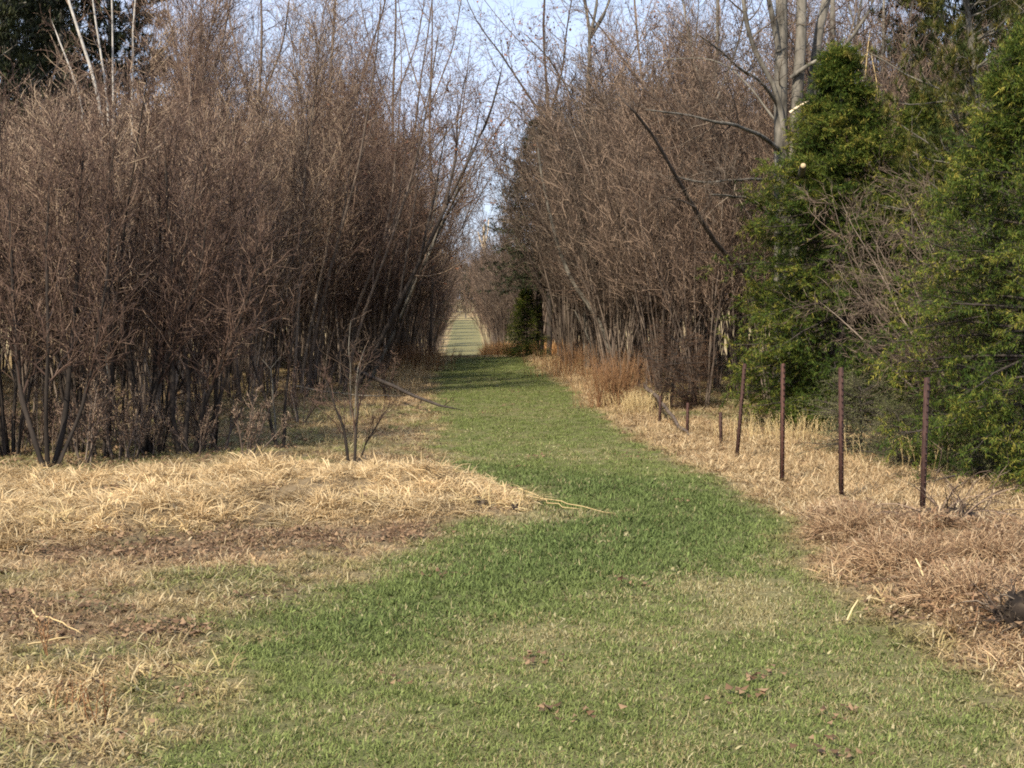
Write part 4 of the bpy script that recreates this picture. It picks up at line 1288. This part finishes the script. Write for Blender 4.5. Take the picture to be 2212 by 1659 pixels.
# cut branch end shining out of the spruce
c = at(1735, 358, 19.3)
g = Geo()
tubes(g, np.array([[[0.04, 0.5, -0.06], [0.02, 0.25, -0.02], [0, 0, 0]]]), np.array([[.046, .044, .041]]), 12, 0.5, point=False)
me1 = g.mesh("cut_limb_bark", M_BARK_GREY, True)
g = Geo()
tubes(g, np.array([[[0, 0.002, 0], [0, -0.012, 0.002]]]), np.array([[.034, .032]]), 12, 0.7, point=False, cap=True)
me2 = g.mesh("cut_face", M_CUT)
thing("sawn_limb", [("limb_wood", me1), ("cut_face", me2)], "pale round sawn limb end showing at the left side of the bushy spruce", "limb", tuple(c), rz=-0.1)

# conifers further off
put("conifer_tree", SPR3, 1168, 46.0, "ragged dark conifer at the right of the sky gap", "conifer", 0, (1.0, 1.0, .84))
put("conifer_tree", SPR3, 1275, 52.0, "dark conifer behind the rusty leaved tree", "conifer", 1, .8)
put("conifer_tree", SPR3, 895, 75.0, "dark conifer left of the sky gap behind the leaning trunks", "conifer", 3, .95)
put("pine_tree", PINE2, 1006, 223.0, "small black looking pine closing the far end of the strip", "pine", 3.6, .72)
put("young_spruce", SPR2, 1138, 46.0, "narrow yellow green young spruce beside the crest of the strip", "spruce", 2, (.5, .5, .5))
for k, (px, Y, s, lab) in enumerate([(40, 34, 1.0, "dark pine filling the top left corner"), (150, 37, 1.05, "dark pine behind the white birch stems"),
                                      (232, 40, 1.1, "dark pine right of the birch stems, at the edge of the sky"), (-60, 31, .95, "dark pine cut by the left edge of the photo"),
                                      (90, 56, 1.3, "dark pine behind the corner pines")]):
    put("pine_tree", PINE2, px, Y, lab, "pine", k * 1.3, s, "dark pines at the top left")
for k, (px, Y, s, lab) in enumerate([(2170, 30, 1.15, "dark pine behind the tall yellow green pine"), (2060, 31, 1.1, "dark pine seen between the spruce top and the sky"),
                                      (2320, 30, .9, "dark pine behind the right photo edge")]):
    put("pine_tree", PINE2, px, Y, lab, "pine", k * 1.7 + .5, s, "dark pines behind the right hand conifers")

# ------------------------------------------------------------------ wood further up the strip
k = 0
rows = []
Yf = 52.0
while Yf < 250:
    for side in (-1, 1):
        off = (1.6 if side < 0 else 1.7) + (0.7 if Yf > 95 else 0)
        if side > 0 and Yf < 72:
            off = 3.6
        for j in range(3 if Yf < 130 else 2):
            rows.append((side * (off + j * 2.1 + r_.uniform(-.25, .5)), Yf + r_.uniform(-1.5, 1.5), side))
    Yf *= 1.062
for x, y, side in rows:
    m = r_.choice(RED if r_.random() < 0.6 else GREY)
    s = r_.uniform(1.1, 1.6) * (1 + (y - 50) / 500)
    lab = "bare shrub tree lining the left of the strip far beyond the crest" if side < 0 else "bare shrub tree lining the right of the strip far beyond the crest"
    thing("far_shrub", m, lab, "shrub", (x, y, tz(x, y)), r_.uniform(0, 6.28), s, "far shrubs left of the strip" if side < 0 else "far shrubs right of the strip")
for i in range(44):
    x = -11 + 22 * (i % 22) / 21 + r_.uniform(-.5, .5)
    y = 262 + 12 * (i // 22) + r_.uniform(-4, 6)
    thing("far_shrub", r_.choice(RED), "bare tree in the brown wood closing the far end of the strip", "tree", (x, y, tz(x, y)), r_.uniform(0, 6.28), r_.uniform(1.4, 2.2), "trees closing the far end")
for i, (px, Y, sc_) in enumerate([(330, 38, .9), (420, 44, 1.0), (500, 36, .85), (580, 46, 1.0), (655, 38, .82), (740, 44, .9), (800, 50, .85), (880, 56, .8), (610, 58, 1.2), (400, 58, 1.2), (500, 64, 1.3),
                                (1330, 34, .62), (1440, 36, .7), (1540, 33, .7), (1620, 36, .78), (1250, 44, .72), (1215, 58, .9), (1300, 52, .95), (1380, 46, .95), (1450, 54, 1.1), (1530, 44, 1.0), (1620, 50, 1.1), (1760, 42, 1.0), (1850, 50, 1.2), (1960, 44, 1.1), (2060, 56, 1.3), (2180, 48, 1.2)]):
    x = at(px, 650, Y)[0]
    side_ = "left" if px < 1000 else "right"
    thing("crowned_tree", BROAD[i % 3], "fine twigged bare tree whose crown stands against the sky above the " + side_ + " thicket", "tree", (x, Y, tz(x, Y)), i * 1.7, sc_, "crowned bare trees above the " + side_ + " thicket")
# taller bare wood behind both thickets
for i in range(34):
    px = -80 + i * 72 + r_.uniform(-25, 25)
    if 905 < px < 1130:
        continue
    Y = r_.uniform(52, 75)
    x = at(px, 650, Y)[0]
    if px < 330:
        continue
    left = px < 1000
    thing("background_tree", SLIM[i % 4], "bare tree in the brown wood behind the " + ("left" if left else "right") + " thicket", "tree", (x, Y, tz(x, Y)), r_.uniform(0, 6.28),
          r_.uniform(1.05, 1.5) if (px < 600 or px > 1250) else r_.uniform(0.8, 1.2), "wood behind the " + ("left" if left else "right") + " thicket")
for i in range(40):
    px = -80 + i * 60 + r_.uniform(-25, 25)
    if 880 < px < 1150:
        continue
    Y = r_.uniform(51, 64)
    x = at(px, 650, Y)[0]
    left = px < 1000
    thing("background_shrub", r_.choice(RED + GREY), "bare brown shrub in the wood behind the " + ("left" if left else "right") + " thicket", "shrub", (x, Y, tz(x, Y)), r_.uniform(0, 6.28),
          r_.uniform(1.3, 1.8), "shrubs behind the " + ("left" if left else "right") + " thicket")

# ------------------------------------------------------------------ rusty steel posts
def post_mesh(h):
    """studded T section"""
    g = Geo()
    w, t, d = 0.036, 0.006, 0.034
    def box(x0, x1, y0, y1, z0, z1):
        v = np.array([[x, y, z] for z in (z0, z1) for x, y in ((x0, y0), (x1, y0), (x1, y1), (x0, y1))])
        f = np.array([[0, 3, 2, 1], [4, 5, 6, 7], [0, 1, 5, 4], [1, 2, 6, 5], [2, 3, 7, 6], [3, 0, 4, 7]])
        g.add(v, [f], 0.3 + 0.5 * random.random())
    box(-w / 2, w / 2, -t, 0, -0.15, h)
    box(-t / 2, t / 2, 0.0005, d, -0.15, h - 0.004)
    studs = Geo()
    g, keep = studs, g
    z = 0.06
    while z < h - 0.03:
        v0 = g
        x0, x1 = -0.007, 0.007
        v = np.array([[x, y, zz] for zz in (z, z + 0.014) for x, y in ((x0, -t - 0.011), (x1, -t - 0.011), (x1, -t - 0.0005), (x0, -t - 0.0005))])
        f = np.array([[0, 3, 2, 1], [4, 5, 6, 7], [0, 1, 5, 4], [1, 2, 6, 5], [2, 3, 7, 6], [3, 0, 4, 7]])
        g.add(v, [f], 0.4)
        z += 0.054
    return [("t_bar", keep.mesh("t_bar", M_RUST)), ("studs", studs.mesh("studs", M_RUST))]

posts = [(1592, 990, 785, 1612, "black looking rusty steel post leaning right, fourth nearest"),
         (1690, 1045, 785, 1690, "rusty steel post before the left half of the bushy spruce"),
         (1818, 1088, 793, 1814, "dark red rusty steel post in front of the middle of the bushy spruce"),
         (1993, 1135, 815, 2003, "nearest rusty steel post, furthest right, with a dark twig heap at its foot"),
         (1485, 938, 870, 1486, "short far rusty post beside the thicket, right one of the two stubs"),
         (1425, 915, 855, 1427, "short far rusty post beside the thicket, left one of the two stubs"),
         (1558, 958, 890, 1556, "dark short post half sunk in dry grass next to the leaning post")]
for px, py, ty, tx, lab in posts:
    x, y = gnd(px, py)
    z = tz(x, y)
    top = at(tx, ty, y)
    h = top[2] - z
    lean = (top[0] - x) / h
    thing("fence_post", post_mesh(h), lab, "post", (x, y, z), rz=0.5, tilt=(0.01, lean * 1.0), group="rusty steel fence posts")

# ------------------------------------------------------------------ the bare bush between the spruces
def arching_bush():
    r = np.random.default_rng(900)
    n = 11
    a = R(150) + r.normal(size=n) * 0.9
    p0 = np.stack([0.1 * r.normal(size=n), 0.1 * r.normal(size=n), np.full(n, -0.05)], -1)
    d = np.stack([np.cos(a) * 0.55, np.sin(a) * 0.3 - 0.1, np.ones(n)], -1)
    st = grow(p0, d, 2.1 + 1.0 * r.random(n), 10, 0.08, -0.03, r)
    sr = taper(0.010 + 0.012 * r.random(n), np.full(n, .003), 10)
    parts = []
    for k in range(n):
        g = Geo()
        tubes(g, st[k:k + 1], sr[k:k + 1], 5, 0.6 + 0.4 * r.random(1))
        parts.append(("stem", g.mesh("arching_stem", M_STEM)))
    tw = Geo()
    twiggery(tw, list(st), list(sr), l1=11, l2=7, l3=3, len1=0.75, up=-0.01, t0=0.15, ang=(20, 55), fine=0.0030, tone=(0.35, 0.95))
    parts.append(("twigs", tw.mesh("arching_twigs", M_TWIG_GREY), "stuff"))
    return parts
AB = arching_bush()
put("arching_bush", AB, 2150, 15.8, "grey bare arching bush before the gap between the two green spruces", "bush", 0, 1.12)
put("arching_bush", AB, 2070, 17.6, "second bare arching bush behind the first one, upright and greyer", "bush", 1.0, 1.1)

# ------------------------------------------------------------------ browned juniper, weeds, logs at the foot of the right thicket
BJ = spruce_meshes("browned_juniper", 1.35, 0.55, M_BROWNFOL, 720, prof=[(0, .5), (.3, .8), (.75, 1), (1, .5)], whorl=0.13, nl=0.03, nw=0.006, ragged=.45, dens=.85, m2=9, m3=3, nn=8)
put("browned_juniper", BJ, 1448, 23.6, "dark brown withered juniper at the corner of the right thicket", "juniper", 0, .85, tilt=(.1, .12))
put("browned_juniper", BJ, 1496, 24.6, "smaller brown withered juniper behind the dark one", "juniper", 2, .6)

def weed_clump(H, n, spread, seed, mat, lean=0.18, l1=6):
    r = np.random.default_rng(seed)
    p0 = np.stack([spread * r.normal(size=n), spread * .7 * r.normal(size=n), np.full(n, -0.03)], -1)
    d = np.stack([lean * r.normal(size=n), lean * r.normal(size=n), np.ones(n)], -1)
    st = grow(p0, d, H * (0.6 + .5 * r.random(n)), 5, 0.06, 0.0, r)
    sr = taper(np.full(n, .004), np.full(n, .002), 5)
    g = Geo()
    tubes(g, st, sr, 3, r.random(n))
    p, dd, _, _, _ = spawn(st, sr, l1, 0.4, 1.0, (15, 45), r)
    b = grow(p, dd, np.full(len(p), H * .13), 3, .1, .05, r)
    tubes(g, b, taper(np.full(len(p), .0025), np.full(len(p), .0015), 3), 3, r.random(len(p)))
    blobs(g, b[:, -1], dd, 0.02, 0.004, r.random(len(p)))
    return g.mesh("weed_stalks", mat)
def weed(px, py, H, n, spread, seed, mat, label, name="weed_clump", cat="weeds"):
    x, y = gnd(px, py)
    thing(name, [("stalks", weed_clump(H, n, spread, seed, mat), "stuff")], label, cat, (x, y, tz(x, y)))
weed(1330, 880, 0.85, 220, 0.24, 1, M_REDSTEM, "red brown clump of dead weeds left of the withered juniper")
weed(1375, 895, 0.35, 120, 0.2, 2, M_STRAWSTALK, "short tan clump of dead weeds before the withered juniper")
weed(1230, 815, 0.8, 150, 0.35, 3, M_REDSTEM, "brown dead weeds along the right thicket near the crest")
weed(900, 800, 0.7, 180, 0.4, 4, M_REDSTEM, "brown dead weeds on the left edge of the strip near the crest")
weed(215, 1560, 0.24, 5, 0.02, 5, M_REDSTEM, "thin red brown weed stalk standing in the near left grass", "weed_stalk", "weed")
weed(145, 1545, 0.18, 4, 0.02, 6, M_REDSTEM, "small thin weed stalk at the bottom left of the photo", "weed_stalk", "weed")
weed(105, 1420, 0.20, 4, 0.02, 7, M_REDSTEM, "thin weed stalk beside the brown leaf patch", "weed_stalk", "weed")
weed(2090, 1010, 0.45, 90, 0.5, 8, M_STRAWSTALK, "tan dead weeds behind the nearest post")
weed(1720, 950, 0.35, 110, 0.5, 9, M_STRAWSTALK, "tan dead weeds at the foot of the bushy spruce")

def ground_branch(name, label, cat, pts, r0, r1, mat, tw=None, lift=0.02, twm=None, K=14, side=6):
    """branch lying on the ground through photo points (x, y, height above ground)"""
    P = []
    for px, py, h in pts:
        x, y = gnd(px, py)
        P.append((x, y, tz(x, y) + h + lift))
    P = np.array(P)
    s = np.concatenate([[0], np.cumsum(np.linalg.norm(np.diff(P, axis=0), axis=1))])
    t = np.linspace(0, s[-1], K)
    Q = np.stack([np.interp(t, s, P[:, i]) for i in range(3)], -1)
    Q[1:-1] += rng.normal(size=(K - 2, 3)) * np.array([.02, .02, .006])
    g = Geo()
    rr = np.linspace(r0, r1, K)
    tubes(g, Q[None], rr[None], side, 0.5)
    parts = [("wood", g.mesh(name + "_wood", mat, True))]
    if tw:
        g2 = Geo()
        twiggery(g2, [Q], [rr], **tw)
        parts.append(("twigs", g2.mesh(name + "_twigs", twm or M_TWIG_GREY), "stuff"))
    rooted([p[1] for p in parts], Q[0])
    return thing(name, parts, label, cat, tuple(Q[0]))
ground_branch("fallen_branch", "black fallen branch reaching from the left thicket onto the green strip", "branch",
              [(770, 850, .40), (800, 860, .36), (850, 878, .28), (905, 892, .20), (950, 898, .12), (1010, 900, .06)], .045, .018, M_BARK_DARK, dict(l1=4, l2=3, l3=1, len1=0.35, t0=.4, tone=(.1, .5)), twm=M_TWIG_GREY)
ground_branch("fallen_limb", "grey fallen limb lying slanted at the foot of the withered juniper", "branch",
              [(1392, 880, .35), (1425, 905, .25), (1460, 925, .1), (1490, 945, 0)], .035, .02, M_STEM)
ground_branch("fallen_limb", "thin grey fallen limb low across the left thicket foot", "branch",
              [(640, 880, .3), (720, 885, .22), (800, 890, .2), (880, 880, .15)], .014, .006, M_BARK_GREY, dict(l1=6, l2=3, l3=1, len1=0.4, t0=.1))
for k, (pts, lab) in enumerate([
        ([(1120, 1080, .05), (1180, 1090, .03), (1250, 1103, .02), (1335, 1118, .01)], "long straw stalk lying across the green strip from the straw hummock"),
        ([(1130, 1092, .03), (1190, 1102, .02), (1270, 1112, .01)], "shorter straw stalk lying below the long one on the strip"),
        ([(70, 1340, .03), (120, 1362, .02), (180, 1385, .01)], "bent pale stalk lying across the brown leaf patch"),
        ([(60, 1410, .02), (120, 1402, .02), (170, 1385, .02)], "pale stalk lying below the leaf patch at left")]):
    ground_branch("straw_stalk", lab, "stalk", pts, .006, .0025, M_STRAWSTALK, K=8, side=4)
for k, (px, py, L, az, lab) in enumerate([(2070, 1345, .13, 2.2, "pale broken stalk standing slanted in the pinkish grass, the longer one"),
                                           (1995, 1300, .1, 2.0, "short pale broken stalk in the pinkish grass left of the longer one"),
                                           (1830, 1345, .1, 0.6, "tiny pale stalk at the rim of the green grass on the right")]):
    x, y = gnd(px, py)
    g = Geo()
    P = np.array([[0, 0, 0], [0.4 * L * math.cos(az), 0.3 * L * math.sin(az), L * .6], [0.8 * L * math.cos(az), .6 * L * math.sin(az), L]])
    tubes(g, P[None], np.array([[.006, .0055, .004]]), 5, .8, point=False, cap=True)
    me = g.mesh("stalk", M_STRAWSTALK)
    o = obj("broken_stalk", me, label=lab, category="stalk")
    o.location = (x, y, tz(x, y) + .03)

# twig heap at the nearest post, rotten stump at the right edge, shaded hollows of the hummock put in as dark lumps
def heap(name, label, px, py, wx, h, n, seed, mats=(M_TWIG_GREY, M_ROT_AND_SHADE), cat="brush pile", tr=1.0, tl=1.0):
    r = np.random.default_rng(seed)
    x, y = gnd(px, py)
    # lumpy core
    nu, nv = 18, 9
    u, v = np.meshgrid(np.arange(nu) * 2 * math.pi / nu, np.linspace(0, math.pi / 2, nv))
    rad = 1 + 0.75 * (fbm(u.ravel() * 1.9 + seed, v.ravel() * 3, seed, 3) - .5) * 2
    rad = rad + 0.25 * (r.random(len(rad)) - .5)
    P = np.stack([np.cos(u).ravel() * np.cos(v).ravel() * rad * wx * .42, np.sin(u).ravel() * np.cos(v).ravel() * rad * wx * .32, np.sin(v).ravel() * rad * h * .6 - 0.03], -1)
    q = []
    for j in range(nv - 1):
        for i in range(nu):
            q.append([j * nu + i, j * nu + (i + 1) % nu, (j + 1) * nu + (i + 1) % nu, (j + 1) * nu + i])
    g = Geo()
    g.add(P, [np.array(q)], r.random(len(P)))
    parts = [("lumpy_core", g.mesh(name + "_core", mats[1]))]  # in the tussocks this dark lump stands for the shade of a hollow
    g = Geo()
    a = r.random(n) * 2 * math.pi
    p0 = np.stack([np.cos(a) * wx * .5 * r.random(n), np.sin(a) * wx * .35 * r.random(n), np.zeros(n)], -1)
    d = np.stack([r.normal(size=n), r.normal(size=n) * .6, .6 + .5 * r.random(n)], -1)
    st = grow(p0, d, wx * tl * (.5 + .6 * r.random(n)), 6, .16, -.2, r)
    sr = taper(tr * (.003 + .004 * r.random(n)), np.full(n, .002), 6)
    tubes(g, st, sr, 4, r.random(n))
    p, dd, _, _, _ = spawn(st, sr, 4, .2, 1, (25, 60), r)
    b = grow(p, dd, np.full(len(p), wx * .2), 3, .15, -.05, r)
    tubes(g, b, taper(np.full(len(p), .0022), np.full(len(p), .001), 3), 3, r.random(len(p)))
    parts.append(("twigs", g.mesh(name + "_twigs", mats[0]), "stuff"))
    thing(name, parts, label, cat, (x, y, tz(x, y)))
heap("brush_heap", "dark heap of curved dead twigs at the foot of the nearest post", 2060, 1180, .55, .20, 90, 31)
for k, (px, py, w_, lab) in enumerate([(1850, 1190, .5, "pinkish brown dead weed mat left of the twig heap, nearest to the green strip"), (1960, 1260, .55, "pinkish brown dead weed mat below the nearest post"),
                                     (2130, 1250, .6, "pinkish brown dead weed mat right of the nearest post"), (2080, 1350, .5, "pinkish brown dead weed mat left of the rotten stump")]):
    heap("weed_mat", lab, px, py, w_, .08, 380, 50 + k, (M_REDPALE, M_REDPALE), "dead weeds", .45, .45)
heap("rotten_stump", "dark rotten stump half cut by the right edge of the photo", 2216, 1400, .30, .27, 90, 32, cat="stump")
heap("shaded_tussock", "tussock with painted hollow shade at the front rim of the straw hummock, larger one", 1035, 1112, .26, .14, 40, 33, (M_STRAWSTALK, M_ROT_AND_SHADE), "tussock")
heap("shaded_tussock", "small tussock with painted hollow shade at the right tip of the straw hummock", 1112, 1110, .17, .10, 26, 34, (M_STRAWSTALK, M_ROT_AND_SHADE), "tussock")
heap("shaded_tussock", "tussock with painted shade between straw hummock and brown leaves, left of the larger one", 812, 1118, .24, .10, 30, 35, (M_STRAWSTALK, M_ROT_AND_SHADE), "tussock")
heap("shaded_tussock", "tussock with painted shade at the left end of the brown leaf patch", 130, 1168, .3, .10, 30, 36, (M_STRAWSTALK, M_ROT_AND_SHADE), "tussock")
